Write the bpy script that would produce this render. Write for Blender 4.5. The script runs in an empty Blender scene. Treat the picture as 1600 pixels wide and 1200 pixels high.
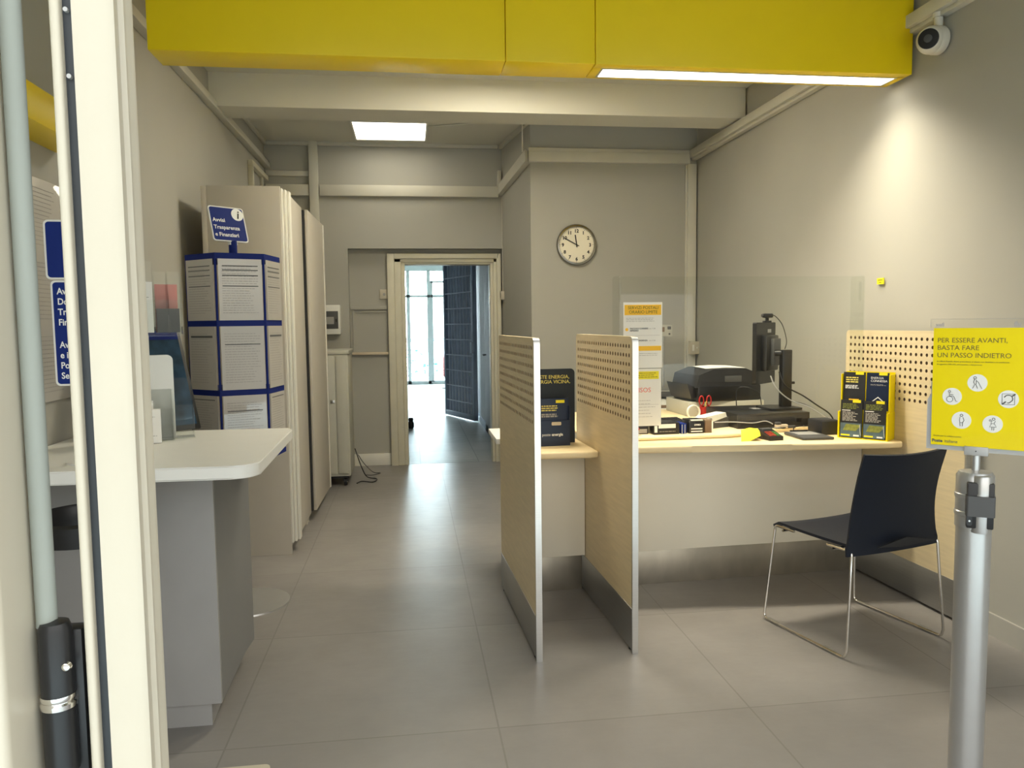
import bpy, bmesh, math, random
from mathutils import Vector, Matrix
random.seed(4)
SC = bpy.context.scene
COL = SC.collection
PI = math.pi

# ------------------------------------------------------------------ camera
cam_d = bpy.data.cameras.new('camera')
cam = bpy.data.objects.new('camera', cam_d); COL.objects.link(cam)
YAW, PIT, ROL = .13076, .078315, -.012052
fw = Vector((math.sin(YAW)*math.cos(PIT), math.cos(YAW)*math.cos(PIT), -math.sin(PIT)))
rt = Vector((math.cos(YAW), -math.sin(YAW), 0)); up = rt.cross(fw)
r2 = rt*math.cos(ROL) + up*math.sin(ROL); u2 = -rt*math.sin(ROL) + up*math.cos(ROL)
m = Matrix((r2, u2, -fw)).transposed().to_4x4(); m.translation = (0, 0, 1.42)
cam.matrix_world = m
cam_d.sensor_fit = 'HORIZONTAL'; cam_d.sensor_width = 36; cam_d.lens = 1204.2/1600*36
cam_d.clip_start = .05; cam_d.clip_end = 200
SC.camera = cam

# ------------------------------------------------------------------ world, light, exposure
WORLD_S = 2.4
w = bpy.data.worlds.new('sky'); SC.world = w; w.use_nodes = True
nt = w.node_tree; bg = nt.nodes['Background']
tc = nt.nodes.new('ShaderNodeTexCoord'); sp = nt.nodes.new('ShaderNodeSeparateXYZ')
nt.links.new(tc.outputs['Generated'], sp.inputs[0])
def ramp(src, stops):
    r = nt.nodes.new('ShaderNodeValToRGB'); nt.links.new(src, r.inputs[0])
    r.color_ramp.elements[0].position = stops[0][0]; r.color_ramp.elements[0].color = (*stops[0][1], 1)
    r.color_ramp.elements[1].position = stops[-1][0]; r.color_ramp.elements[1].color = (*stops[-1][1], 1)
    for p_, c_ in stops[1:-1]: r.color_ramp.elements.new(p_).color = (*c_, 1)
    return r
# street side (behind the camera, warm sunlit facades under the sky) and garden side (open bright sky past the corridor)
street = ramp(sp.outputs['Z'], [(0, (.30, .29, .26)), (.05, (1.0, .94, .80)), (.30, (1.0, .98, .94)), (.6, (.90, .95, 1.0))])
garden = ramp(sp.outputs['Z'], [(0, (2.5, 2.8, 2.8)), (.05, (6.5, 7.8, 8.4)), (.4, (6, 8.0, 9.0))])
side = nt.nodes.new('ShaderNodeMapRange'); side.inputs[1].default_value = -.1; side.inputs[2].default_value = .1
nt.links.new(sp.outputs['Y'], side.inputs[0])
mxw = nt.nodes.new('ShaderNodeMix'); mxw.data_type = 'RGBA'
nt.links.new(side.outputs[0], mxw.inputs[0]); nt.links.new(street.outputs[0], mxw.inputs[6]); nt.links.new(garden.outputs[0], mxw.inputs[7])
nt.links.new(mxw.outputs[2], bg.inputs['Color']); bg.inputs['Strength'].default_value = WORLD_S
vs = SC.view_settings; vs.view_transform = 'Standard'; vs.look = 'None'; vs.gamma = 1; vs.use_curve_mapping = False
vs.exposure = 0.12
CEIL_E, STRIP_E, STRIP_W = 6.0, 6.0, 29.0

# ------------------------------------------------------------------ materials
def mat(name, col, rough=.6, metal=0, noise=.05, scale=8, bump=0, trans=0, ior=1.45, emit=0, spec=.5, alpha=1, stretch=None, coat=0):
    mt = bpy.data.materials.new(name); mt.use_nodes = True
    n = mt.node_tree.nodes; l = mt.node_tree.links; b = n['Principled BSDF']
    b.inputs['Roughness'].default_value = rough; b.inputs['Metallic'].default_value = metal
    b.inputs['IOR'].default_value = ior; b.inputs['Specular IOR Level'].default_value = spec
    b.inputs['Transmission Weight'].default_value = trans; b.inputs['Coat Weight'].default_value = coat
    t = n.new('ShaderNodeTexCoord'); nz = n.new('ShaderNodeTexNoise'); nz.inputs['Scale'].default_value = scale
    nz.inputs['Detail'].default_value = 5
    src = t.outputs['Object']
    if stretch:
        mp = n.new('ShaderNodeMapping'); mp.inputs['Scale'].default_value = stretch
        l.new(src, mp.inputs[0]); src = mp.outputs[0]
    l.new(src, nz.inputs['Vector'])
    rm = n.new('ShaderNodeValToRGB'); rm.color_ramp.elements[0].position = .3; rm.color_ramp.elements[1].position = .7
    c0 = [max(0, c*(1-noise)) for c in col]; c1 = [min(1, c*(1+noise)) for c in col]
    rm.color_ramp.elements[0].color = (*c0, 1); rm.color_ramp.elements[1].color = (*c1, 1)
    l.new(nz.outputs['Fac'], rm.inputs[0]); l.new(rm.outputs[0], b.inputs['Base Color'])
    if bump:
        bp = n.new('ShaderNodeBump'); bp.inputs['Strength'].default_value = bump; bp.inputs['Distance'].default_value = .004
        l.new(nz.outputs['Fac'], bp.inputs['Height']); l.new(bp.outputs[0], b.inputs['Normal'])
    if emit:
        b.inputs['Emission Color'].default_value = (*col, 1); b.inputs['Emission Strength'].default_value = emit
    return mt

M = {}
M['wall'] = mat('wall_paint', (.41, .40, .355), .75, noise=.03, scale=1.6, bump=.05)
M['ceil'] = mat('ceiling_paint', (.60, .58, .50), .8, noise=.02, scale=2)
M['trunk'] = mat('trunking_plastic', (.60, .58, .50), .5, noise=.02)
M['cream'] = mat('cream_lacquer', (.55, .50, .395), .35, noise=.02)
M['doorwood'] = mat('cream_painted_wood', (.62, .59, .47), .45, noise=.04, scale=6)
M['yellow'] = mat('yellow_lacquer', (.96, .69, .005), .38, noise=.01)
M['yel_paper'] = mat('yellow_print', (.88, .70, .0), .55, noise=.01, spec=.25)
M['yel_light'] = mat('yellow_stripe', (.9, .78, .02), .5, noise=.01)
M['orange'] = mat('amber_print', (.95, .55, .03), .5, noise=.01)
M['white'] = mat('white_laminate', (.78, .77, .72), .4, noise=.015)
M['paper'] = mat('white_paper', (.86, .85, .80), .6, noise=.02)
M['sheet'] = mat('notice_paper_in_sleeve', (.52, .49, .44), .35, noise=.03, scale=3, coat=1)
M['fascia'] = mat('ivory_laminate', (.86, .81, .68), .4, noise=.02, scale=3)
M['maple'] = mat('maple_laminate', (.86, .70, .42), .35, noise=.05, scale=5, stretch=(1, 8, 8))
M['birch'] = mat('birch_veneer', (.69, .575, .365), .42, noise=.06, scale=6, stretch=(3, 1, 12))
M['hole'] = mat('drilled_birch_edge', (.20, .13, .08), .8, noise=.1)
M['alu'] = mat('brushed_aluminium', (.62, .62, .60), .3, 1, noise=.05, scale=4, stretch=(1, 1, 60), bump=.03)
M['alu_kick'] = mat('satin_metal_kick', (.36, .36, .35), .4, .85, noise=.05, scale=4, stretch=(1, 1, 40))
M['steel'] = mat('stainless_kick', (.50, .46, .38), .36, .8, noise=.12, scale=5, stretch=(2, 2, 1))
M['chrome'] = mat('chrome', (.78, .76, .72), .1, 1, noise=.01)
M['darksteel'] = mat('clock_rim_steel', (.30, .29, .26), .18, 1, noise=.02)
M['silver'] = mat('silver_paint', (.50, .50, .49), .32, .7, noise=.02, scale=20)
M['greyframe'] = mat('grey_sign_frame', (.42, .42, .41), .4, .2, noise=.02)
M['black'] = mat('black_plastic', (.014, .014, .015), .35, noise=.2)
M['blackm'] = mat('matt_black', (.02, .02, .022), .7, noise=.2)
M['dgrey'] = mat('dark_grey_plastic', (.07, .07, .07), .5, noise=.1)
M['navy'] = mat('navy_plastic', (.003, .007, .018), .5, noise=.1, scale=300, bump=.06)
M['blue'] = mat('blue_plastic', (.006, .018, .15), .5, noise=.05, spec=.2)
M['bluesign'] = mat('blue_sign_print', (.006, .022, .17), .5, noise=.02, spec=.2)
M['tablet'] = mat('dark_blue_screen', (.02, .05, .09), .15, noise=.5, scale=14)
M['cup'] = mat('cabinet_melamine', (.52, .48, .41), .5, noise=.02)
M['cupedge'] = mat('cabinet_edge', (.74, .72, .65), .45, noise=.02)
M['metalcab'] = mat('grey_enamel_steel', (.49, .48, .41), .45, noise=.03)
M['kiosk'] = mat('grey_laminate', (.33, .325, .315), .45, noise=.03)
M['kioskd'] = mat('dark_grey_laminate', (.20, .20, .195), .45, noise=.05, scale=3)
def clear(name, tint, ior=1.42):
    mt = bpy.data.materials.new(name); mt.use_nodes = True; n = mt.node_tree.nodes; l = mt.node_tree.links
    n.remove(n['Principled BSDF']); o = n['Material Output']
    tr = n.new('ShaderNodeBsdfTransparent'); tr.inputs[0].default_value = (*tint, 1)
    gl = n.new('ShaderNodeBsdfGlossy'); gl.inputs['Roughness'].default_value = .03
    fr = n.new('ShaderNodeFresnel'); fr.inputs[0].default_value = ior; mx = n.new('ShaderNodeMixShader')
    nz = n.new('ShaderNodeTexNoise'); nz.inputs['Scale'].default_value = 3; bp = n.new('ShaderNodeBump'); bp.inputs['Strength'].default_value = .05
    l.new(nz.outputs['Fac'], bp.inputs['Height']); l.new(bp.outputs[0], gl.inputs['Normal'])
    ge = n.new('ShaderNodeNewGeometry'); mf = n.new('ShaderNodeMath'); mf.operation = 'SUBTRACT'; mf.use_clamp = True
    l.new(fr.outputs[0], mf.inputs[0]); l.new(ge.outputs['Backfacing'], mf.inputs[1]); l.new(mf.outputs[0], mx.inputs[0]); l.new(tr.outputs[0], mx.inputs[1]); l.new(gl.outputs[0], mx.inputs[2]); l.new(mx.outputs[0], o.inputs[0])
    return mt
M['glass'] = clear('clear_acrylic', (.97, .98, .97))
M['film'] = clear('clear_film', (.98, .98, .98), 1.12)
M['tube'] = mat('grey_green_rubber', (.30, .32, .285), .8, noise=.03)
M['gasket'] = mat('black_rubber_seal', (.03, .035, .04), .45, noise=.2)
M['ink'] = mat('printed_ink', (.10, .10, .10), .6, noise=.1)
M['inkg'] = mat('grey_printed_ink', (.36, .34, .31), .6, noise=.1)
M['inkw'] = mat('white_print', (.85, .85, .82), .5, noise=.01)
M['inky'] = mat('gold_print', (.80, .68, .15), .5, noise=.01)
M['olive'] = mat('olive_print', (.22, .24, .05), .5, noise=.3, scale=60)
M['inko'] = mat('ochre_sign_ink', (.15, .12, .015), .5, noise=.02)
M['red'] = mat('red_plastic', (.42, .02, .02), .35, noise=.05)
M['redink'] = mat('red_ink', (.8, .16, .12), .5, noise=.02)
M['leafblue'] = mat('dark_blue_card', (.012, .022, .055), .3, noise=.1)
M['leafdark'] = mat('slate_card', (.016, .022, .028), .5, noise=.05)
M['leafgrey'] = mat('steel_blue_print', (.10, .15, .18), .3, noise=.2, scale=30)
M['pink'] = mat('pink_leaflet', (.70, .22, .18), .5, noise=.03)
M['gate'] = mat('blue_grey_gate_paint', (.34, .42, .55), .4, noise=.1)
M['gatebar'] = mat('gate_bar_paint', (.60, .68, .78), .35, noise=.05)
M['corr'] = mat('corridor_wall_paint', (.46, .47, .48), .6, noise=.03)
M['winframe'] = mat('window_frame_paint', (.50, .56, .58), .4, noise=.02)
M['skirt'] = mat('skirting_white', (.72, .70, .63), .4, noise=.02)
M['skirtg'] = mat('skirting_grey', (.42, .41, .37), .4, noise=.02)
M['clockface'] = mat('clock_face', (.84, .78, .62), .5, noise=.01)
M['camwhite'] = mat('camera_white', (.70, .66, .56), .4, noise=.02)
M['lamp'] = mat('panel_diffuser', (1, .93, .76), .5, emit=CEIL_E, noise=0)
M['lamp2'] = mat('bright_panel_diffuser', (1, .93, .76), .5, emit=40, noise=0)
M['strip'] = mat('strip_diffuser', (1, .95, .82), .5, emit=STRIP_E, noise=0)
M['teal'] = mat('teal_foliage', (.10, .34, .30), .7, noise=.3)
M['keyred'] = mat('red_keys', (.5, .08, .04), .5, noise=.1)
M['keygreen'] = mat('green_keys', (.1, .3, .08), .5, noise=.1)
M['wood2'] = mat('beige_ply', (.62, .52, .38), .5, noise=.05)
M['pave'] = mat('pavement_stone', (.35, .34, .32), .85, noise=.1)

def floor_mat(name, c0, c1, tile, off, rough, seam, bump):
    mt = bpy.data.materials.new(name); mt.use_nodes = True
    n = mt.node_tree.nodes; l = mt.node_tree.links; b = n['Principled BSDF']
    t = n.new('ShaderNodeTexCoord'); mp = n.new('ShaderNodeMapping'); mp.inputs['Location'].default_value = off
    l.new(t.outputs['Object'], mp.inputs[0])
    br = n.new('ShaderNodeTexBrick'); br.offset = 0; br.inputs['Scale'].default_value = 1
    br.inputs['Brick Width'].default_value = tile; br.inputs['Row Height'].default_value = tile
    br.inputs['Mortar Size'].default_value = .0035; br.inputs['Mortar Smooth'].default_value = .2
    br.inputs['Color1'].default_value = (*c0, 1); br.inputs['Color2'].default_value = (*c1, 1); br.inputs['Mortar'].default_value = (*seam, 1)
    l.new(mp.outputs[0], br.inputs['Vector'])
    nz = n.new('ShaderNodeTexNoise'); nz.inputs['Scale'].default_value = 2.2; nz.inputs['Detail'].default_value = 8; nz.inputs['Roughness'].default_value = .65
    l.new(t.outputs['Object'], nz.inputs['Vector'])
    nr = n.new('ShaderNodeMapRange'); nr.inputs[1].default_value = .3; nr.inputs[2].default_value = .7; nr.inputs[3].default_value = .88; nr.inputs[4].default_value = 1.10
    l.new(nz.outputs['Fac'], nr.inputs[0])
    mx = n.new('ShaderNodeMix'); mx.data_type = 'RGBA'; mx.blend_type = 'MULTIPLY'; mx.inputs[0].default_value = 1
    l.new(br.outputs['Color'], mx.inputs[6]); l.new(nr.outputs[0], mx.inputs[7]); l.new(mx.outputs[2], b.inputs['Base Color'])
    n2 = n.new('ShaderNodeTexNoise'); n2.inputs['Scale'].default_value = 9; n2.inputs['Detail'].default_value = 6
    mp2 = n.new('ShaderNodeMapping'); mp2.inputs['Scale'].default_value = (1, 2.2, 1)
    l.new(t.outputs['Object'], mp2.inputs[0]); l.new(mp2.outputs[0], n2.inputs['Vector'])
    r2_ = n.new('ShaderNodeMapRange'); r2_.inputs[3].default_value = rough; r2_.inputs[4].default_value = rough+.12
    l.new(n2.outputs['Fac'], r2_.inputs[0]); l.new(r2_.outputs[0], b.inputs['Roughness'])
    bp = n.new('ShaderNodeBump'); bp.inputs['Strength'].default_value = bump; bp.inputs['Distance'].default_value = .01
    l.new(n2.outputs['Fac'], bp.inputs['Height']); l.new(bp.outputs[0], b.inputs['Normal'])
    return mt
M['floor'] = floor_mat('vinyl_floor_tiles', (.235, .22, .207), (.265, .25, .235), .93, (-.28, -.74, 0), .27, (.185, .175, .16), .07)
M['corrfloor'] = floor_mat('marble_corridor_tiles', (.28, .29, .27), (.34, .34, .32), .60, (-.08, -.2, 0), .34, (.12, .12, .12), .15)

# ------------------------------------------------------------------ helpers
class MB:
    def __init__(s): s.bm = bmesh.new()
    def box(s, x0, x1, y0, y1, z0, z1, bev=0, seg=2):
        r = bmesh.ops.create_cube(s.bm, size=1)
        for v in r['verts']:
            v.co = Vector(((x0+x1)/2+v.co.x*(x1-x0), (y0+y1)/2+v.co.y*(y1-y0), (z0+z1)/2+v.co.z*(z1-z0)))
        if bev:
            ed = {e for v in r['verts'] for e in v.link_edges}
            bmesh.ops.bevel(s.bm, geom=list(ed), offset=bev, segments=seg, profile=.5, affect='EDGES')
        return s
    def xf(s, mtx):   # transform everything so far
        bmesh.ops.transform(s.bm, matrix=mtx, verts=s.bm.verts); return s
    def tube(s, pts, r, seg=10, cap=True, closed=False):
        pts = [Vector(p) for p in pts]; n = len(pts); rings = []; prev = None
        rr = r if isinstance(r, (list, tuple)) else [r]*n
        for i, p in enumerate(pts):
            if closed: d = pts[(i+1) % n]-pts[i-1]
            else: d = pts[min(i+1, n-1)]-pts[max(i-1, 0)]
            d.normalize()
            if prev is None: a = d.orthogonal().normalized()
            else: a = (prev - d*prev.dot(d)).normalized()
            prev = a; b = d.cross(a)
            rings.append([s.bm.verts.new(p+(a*math.cos(2*PI*k/seg)+b*math.sin(2*PI*k/seg))*rr[i]) for k in range(seg)])
        R = range(n) if closed else range(n-1)
        for i in R:
            A, B = rings[i], rings[(i+1) % n]
            for k in range(seg):
                f = s.bm.faces.new((A[k], A[(k+1) % seg], B[(k+1) % seg], B[k])); f.smooth = True
        if cap and not closed:
            s.bm.faces.new(rings[0][::-1]); s.bm.faces.new(rings[-1])
        return s
    def cyl(s, p, q, r, q2=None, seg=24): return s.tube([p, q], [r, q2 if q2 is not None else r], seg)
    def lathe(s, prof, c=(0, 0, 0), seg=32, smooth=True):
        c = Vector(c); rings = []
        for (r, z) in prof:
            if r < 1e-6: rings.append([s.bm.verts.new(c+Vector((0, 0, z)))])
            else: rings.append([s.bm.verts.new(c+Vector((r*math.cos(2*PI*k/seg), r*math.sin(2*PI*k/seg), z))) for k in range(seg)])
        for A, B in zip(rings, rings[1:]):
            for k in range(seg):
                j = (k+1) % seg
                if len(A) == 1 and len(B) == 1: continue
                if len(A) == 1: f = s.bm.faces.new((A[0], B[j], B[k]))
                elif len(B) == 1: f = s.bm.faces.new((A[k], A[j], B[0]))
                else: f = s.bm.faces.new((A[k], A[j], B[j], B[k]))
                f.smooth = smooth
        return s
    def prism(s, poly, a, b, axis='z'):
        def pt(u, v, w): return {'z': (u, v, w), 'y': (u, w, v), 'x': (w, u, v)}[axis]
        A = [s.bm.verts.new(pt(u, v, a)) for u, v in poly]; B = [s.bm.verts.new(pt(u, v, b)) for u, v in poly]
        s.bm.faces.new(A[::-1]); s.bm.faces.new(B); n = len(poly)
        for i in range(n): s.bm.faces.new((A[i], A[(i+1) % n], B[(i+1) % n], B[i]))
        return s
    def grid(s, P, thick=0):   # P: rows of points -> a sheet, thickened
        V = [[s.bm.verts.new(p) for p in row] for row in P]
        fs = []
        for i in range(len(V)-1):
            for j in range(len(V[0])-1):
                f = s.bm.faces.new((V[i][j], V[i+1][j], V[i+1][j+1], V[i][j+1])); f.smooth = True; fs.append(f)
        if thick:
            bmesh.ops.recalc_face_normals(s.bm, faces=fs)
            bmesh.ops.solidify(s.bm, geom=fs, thickness=thick)
        return s
    def build(s, name, mt, parent=None, sharp=True):
        bmesh.ops.recalc_face_normals(s.bm, faces=s.bm.faces)
        me = bpy.data.meshes.new(name); s.bm.to_mesh(me); s.bm.free()
        me.materials.append(M[mt] if isinstance(mt, str) else mt)
        if sharp:
            try: me.set_sharp_from_angle(angle=math.radians(40))
            except Exception: pass
        o = bpy.data.objects.new(name, me); COL.objects.link(o)
        if parent: o.parent = parent
        return o

def rrect(x0, x1, z0, z1, r, seg=5, corners=(1, 1, 1, 1)):   # corners: bl, br, tr, tl
    pts = []
    for (cx, cz, a, on, px, pz) in ((x0+r, z0+r, PI, corners[0], x0, z0), (x1-r, z0+r, 1.5*PI, corners[1], x1, z0),
                            (x1-r, z1-r, 0, corners[2], x1, z1), (x0+r, z1-r, .5*PI, corners[3], x0, z1)):
        if on: pts += [(cx+r*math.cos(a+i*PI/2/seg), cz+r*math.sin(a+i*PI/2/seg)) for i in range(seg+1)]
        else: pts.append((px, pz))
    return pts
def tag(o, label, cat, group=None, kind=None):
    o['label'] = label; o['category'] = cat
    if group: o['group'] = group
    if kind: o['kind'] = kind
    return o
def thing(name, label, cat, loc=(0, 0, 0), rz=0, group=None):
    o = bpy.data.objects.new(name, None); COL.objects.link(o); o.empty_display_size = .1
    o.location = loc; o.rotation_euler = (0, 0, rz); return tag(o, label, cat, group)
def struct(o): o['kind'] = 'structure'; return o
def copy_tree(o, parent=None):
    c = o.copy(); COL.objects.link(c); c.parent = parent
    for ch in o.children: copy_tree(ch, c)
    return c
_txt = {}
def text(name, body, size, loc, mt, parent, rot=(PI/2, 0, 0), bold=0, align='LEFT', shear=0, sx=1, sp=1):
    cu = bpy.data.curves.new(name, 'FONT'); cu.body = body; cu.size = size; cu.extrude = .0003; cu.offset = bold
    cu.align_x = align; cu.shear = shear; cu.space_line = sp; cu.resolution_u = 3
    t = bpy.data.objects.new(name, cu); COL.objects.link(t)
    bpy.context.view_layer.update()
    me = bpy.data.meshes.new_from_object(t.evaluated_get(bpy.context.evaluated_depsgraph_get()))
    COL.objects.unlink(t); bpy.data.objects.remove(t)
    me.materials.clear(); me.materials.append(M[mt])
    o = bpy.data.objects.new(name, me); COL.objects.link(o); o.location = loc; o.rotation_euler = rot; o.scale = (sx, 1, 1)
    if parent: o.parent = parent
    return o
def word_lines(mb, x0, x1, z0, z1, n, y, h=.0022, rnd=random, ragged=.25):   # small printed text as rows of word-long dashes, facing -y
    for i in range(n):
        z = z1-(z1-z0)*(i+.5)/n; x = x0; end = x1-(x1-x0)*rnd.random()*ragged
        while x < end:
            wl = rnd.uniform(.006, .022); mb.box(x, min(x+wl, end), y-.0004, y, z-h/2, z+h/2); x += wl+.003
    return mb
def face_frame(parent_name, loc, yaw, tilt=0, roll=0):
    return Matrix.Translation(loc) @ Matrix.Rotation(yaw, 4, 'Z') @ Matrix.Rotation(tilt, 4, 'X') @ Matrix.Rotation(roll, 4, 'Y')

# ------------------------------------------------------------------ the setting
CZ = 3.18
struct(MB().box(-1.6, 2.9, -.4, 7.87, -.06, 0).build('floor', 'floor'))
struct(MB().box(-1.6, 2.9, .2, 7.90, CZ, CZ+.08).build('ceiling', 'ceil'))
struct(MB().prism([(-1.344, .2), (-1.344, 7.87), (-1.5, 7.87), (-1.5, .2)], 0, CZ).build('wall_left', 'wall'))
struct(MB().prism([(2.55, .2), (2.58, 6.75), (2.72, 6.75), (2.7, .2)], 0, CZ).build('wall_right', 'wall'))
# back wall with its recess and doorway
b = MB()
b.box(-1.5, -.585, 7.75, 8.0, 0, CZ)
b.box(-.585, .95, 7.75, 8.0, 2.17, CZ)
b.box(-.585, -.17, 7.87, 8.0, 0, 2.17)
b.box(.86, .97, 7.87, 8.0, 0, 2.17)
b.box(-.17, .86, 7.87, 8.0, 2.08, 2.17)
struct(b.build('wall_back', 'wall'))
struct(MB().prism([(1.07, 6.75), (2.72, 6.75), (2.72, 6.95), (1.25, 6.95), (1.12, 8.0), (.94, 8.0), (.94, 7.75)], 0, CZ).build('wall_alcove', 'wall'))
struct(MB().box(-1.344, 2.56, 5.70, 6.02, 2.95, CZ).build('trim_1', 'ceil'))['label'] = 'cream ceiling beam'
# trunking (cream cable duct) around the walls
def trim(n, mb, mt='trunk'): return struct(mb.build('trim_%d' % n, mt))
trim(2, MB().box(-1.344, -1.29, .3, 7.75, 2.93, 2.975, .004).box(-1.344, -1.305, .3, 7.75, 2.975, 3.0, .003))
trim(3, MB().box(2.50, 2.565, .3, 6.74, 2.872, 2.935, .004).box(2.525, 2.57, .3, 6.74, 2.85, 2.872, .003))
trim(4, MB().box(1.05, 2.5, 6.70, 6.75, 2.815, 2.90, .004).box(1.05, 2.5, 6.715, 6.75, 2.90, 2.935, .003))
b = MB().prism([(1.02, 6.70), (1.07, 6.75), (.945, 7.75), (.895, 7.75)], 0, .1)
for v in b.bm.verts: v.co.z += 2.69 + (7.75-v.co.y)*.12
trim(5, b)
trim(6, MB().box(-.83, .90, 7.71, 7.75, 2.67, 2.775, .004).box(-1.33, -.93, 7.71, 7.75, 2.67, 2.775, .004))
trim(7, MB().box(-1.33, -.93, 7.725, 7.75, 2.855, 2.905, .003))
trim(8, MB().box(-.925, -.84, 7.695, 7.75, 1.3, CZ, .004))
trim(9, MB().box(2.485, 2.565, 6.71, 6.75, 0, 2.815, .004).box(2.47, 2.485, 6.73, 6.75, .8, 2.81, .002))
trim(10, MB().box(-1.34, .9, 7.71, 7.75, CZ-.035, CZ, .008).box(-1.344, -1.31, 6.02, 7.75, CZ-.035, CZ, .008))   # cornice
b = MB().prism([(1.04, 6.75), (1.07, 6.75), (.945, 7.75), (.91, 7.75)], CZ-.035, CZ); trim(11, b)
trim(12, MB().tube([(1.0, 6.73, CZ-.01), (1.0, 6.73, 2.9)], .006).tube([(.2, 7.05, CZ-.006), (1.0, 6.73, CZ-.006)], .006))
trim(13, MB().box(.89, .93, 7.70, 7.75, 2.775, 2.93, .003))
trim(14, MB().box(-1.344, -1.30, 6.95, 7.7, 2.80, 2.845, .004).box(-1.344, -1.30, 6.95, 7.0, 2.1, 2.80, .004).box(-1.344, -1.32, 7.5, 7.55, 2.1, 2.80, .004), 'doorwood')
# recess mouldings beside the inner door
trim(15, MB().box(-.575, -.215, 7.845, 7.87, 1.575, 1.61, .004).box(-.535, -.225, 7.855, 7.87, 1.545, 1.56, .003).box(-.565, -.550, 7.855, 7.87, 1.15, 1.575, .003)
     .box(-.235, -.222, 7.855, 7.87, 1.15, 1.55, .003), 'wall')
trim(16, MB().box(-.575, -.215, 7.82, 7.87, 1.125, 1.15, .004), 'wood2')
struct(MB().box(-.585, -.21, 7.85, 7.87, 0, .12, .003).build('baseboard_back', 'skirt'))
struct(MB().prism([(2.535, .3), (2.553, 3.12), (2.57, 3.12), (2.57, .3)], 0, .10).build('baseboard_right', 'skirtg'))
struct(MB().box(-1.344, -1.33, .8, 7.7, 0, .1, .002).build('baseboard_left', 'skirtg'))
# inner doorway casing
d1 = struct(MB().box(-.21, -.14, 7.79, 7.88, 0, 2.125, .005).box(-.14, -.075, 7.81, 7.88, 0, 2.08, .005).box(-.075, -.035, 7.83, 8.02, 0, 2.04, .004)
            .box(-.14, .90, 7.79, 7.88, 2.075, 2.125, .005).box(-.14, .89, 7.81, 7.88, 2.04, 2.075, .004).box(-.035, .83, 7.83, 8.02, 2.02, 2.05, .004)
            .box(.885, .925, 7.79, 7.88, 0, 2.125, .005).box(.85, .885, 7.81, 7.88, 0, 2.08, .005).box(.82, .85, 7.83, 8.02, 0, 2.04, .004).build('door_1', 'doorwood'))
MB().box(.812, .822, 7.88, 7.90, .95, 1.1, .002).box(.812, .822, 7.88, 7.90, 1.62, 1.70, .002).build('strike_plate', 'alu', d1)
# corridor beyond
struct(MB().box(-3, 4, 7.87, 18.75, -.06, .001).build('floor_corridor', 'corrfloor'))
struct(MB().box(-.20, -.06, 8.0, 13.0, 0, 2.85).box(-3, -.06, 13.0, 13.1, 0, 2.85).build('wall_corridor_left', 'corr'))
struct(MB().box(.99, 1.13, 8.0, 12.3, 0, 2.85).box(.99, 4, 12.3, 12.4, 0, 2.85).build('wall_corridor_right', 'corr'))
struct(MB().box(-3.1, -3, 13.0, 18.75, 0, 2.85).box(4, 4.1, 12.3, 18.75, 0, 2.85).build('wall_unseen_widening', 'corr'))  # unseen widening of the far end, added to let more daylight in
struct(MB().box(-3, 4, 8.0, 18.75, 2.85, 2.93).build('ceiling_corridor', 'ceil'))
struct(MB().box(.975, .99, 8.02, 11.4, 0, .1).build('baseboard_corridor', 'gate'))
dh = struct(MB().box(.975, .992, 9.30, 10.15, 0, 2.05, .003).build('door_2', 'corr'))
MB().tube([(.975, 9.95, 1.02), (.93, 9.95, 1.02), (.93, 9.80, 1.02)], .009).build('door_handle', 'dgrey', dh)
# glazed end of the corridor, side bays out of view added for more daylight
wn = MB()
for x_ in (-2.9, -1.9, -1.0, 1.7, 2.7, 3.9): wn.box(x_, x_+.08, 18.45, 18.52, 0, 2.7)
wn.box(-3, 4, 18.45, 18.52, 2.68, 2.85).box(-3, 4, 18.45, 18.52, 2.06, 2.12).box(-3, 4, 18.45, 18.52, 0, .08)
for (x0, x1, z0, z1) in ((-.06, .02, 0, 2.7), (1.07, 1.13, 0, 2.7), (.42, .50, 0, 2.7),
                         (.50, .56, .05, 2.45), (.50, 1.1, 2.40, 2.45)):
    wn.box(x0, x1, 18.45, 18.52, z0, z1, .004)
w1 = struct(wn.build('window_1', 'winframe'))
MB().box(-2.9, 3.9, 18.48, 18.486, .08, 2.68).build('window_pane', 'glass', w1)
rl = thing('balcony_railing', 'pale metal balcony railing outside the corridor window', 'railing', (0, 19.8, 0))
MB().box(-1.2, 2.4, -.03, .03, .98, 1.08).box(-1.2, 2.4, -.02, .02, .1, .14).box(-1.2, -1.16, -.02, .02, -.01, 1.0).box(2.36, 2.4, -.02, .02, -.01, 1.0).build('handrail', 'winframe', rl)
for k in range(24): MB().cyl((-1.1+k*.15, 0, .12), (-1.1+k*.15, 0, 1.0), .011, seg=8).build('baluster', 'winframe', rl)
struct(MB().box(-1.5, 2.6, 18.75, 22.2, -.1, -.01).build('floor_balcony', 'white'))
sh = MB()
for k in range(140):
    p = Vector((random.uniform(-1, 2.2), random.uniform(20.6, 21.4), random.uniform(.05, .75)))
    q = Matrix.Rotation(random.uniform(0, PI), 3, 'Z') @ Matrix.Rotation(random.uniform(0, PI), 3, 'X')
    vs_ = [sh.bm.verts.new(p+q @ Vector(c)) for c in ((-.09, 0, 0), (0, -.04, 0), (.09, 0, 0), (0, .04, .02))]; sh.bm.faces.new(vs_)
tag(sh.build('shrub', 'teal'), 'pale green shrubs seen through the far corridor window behind the railing', 'shrub', kind='stuff')

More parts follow.
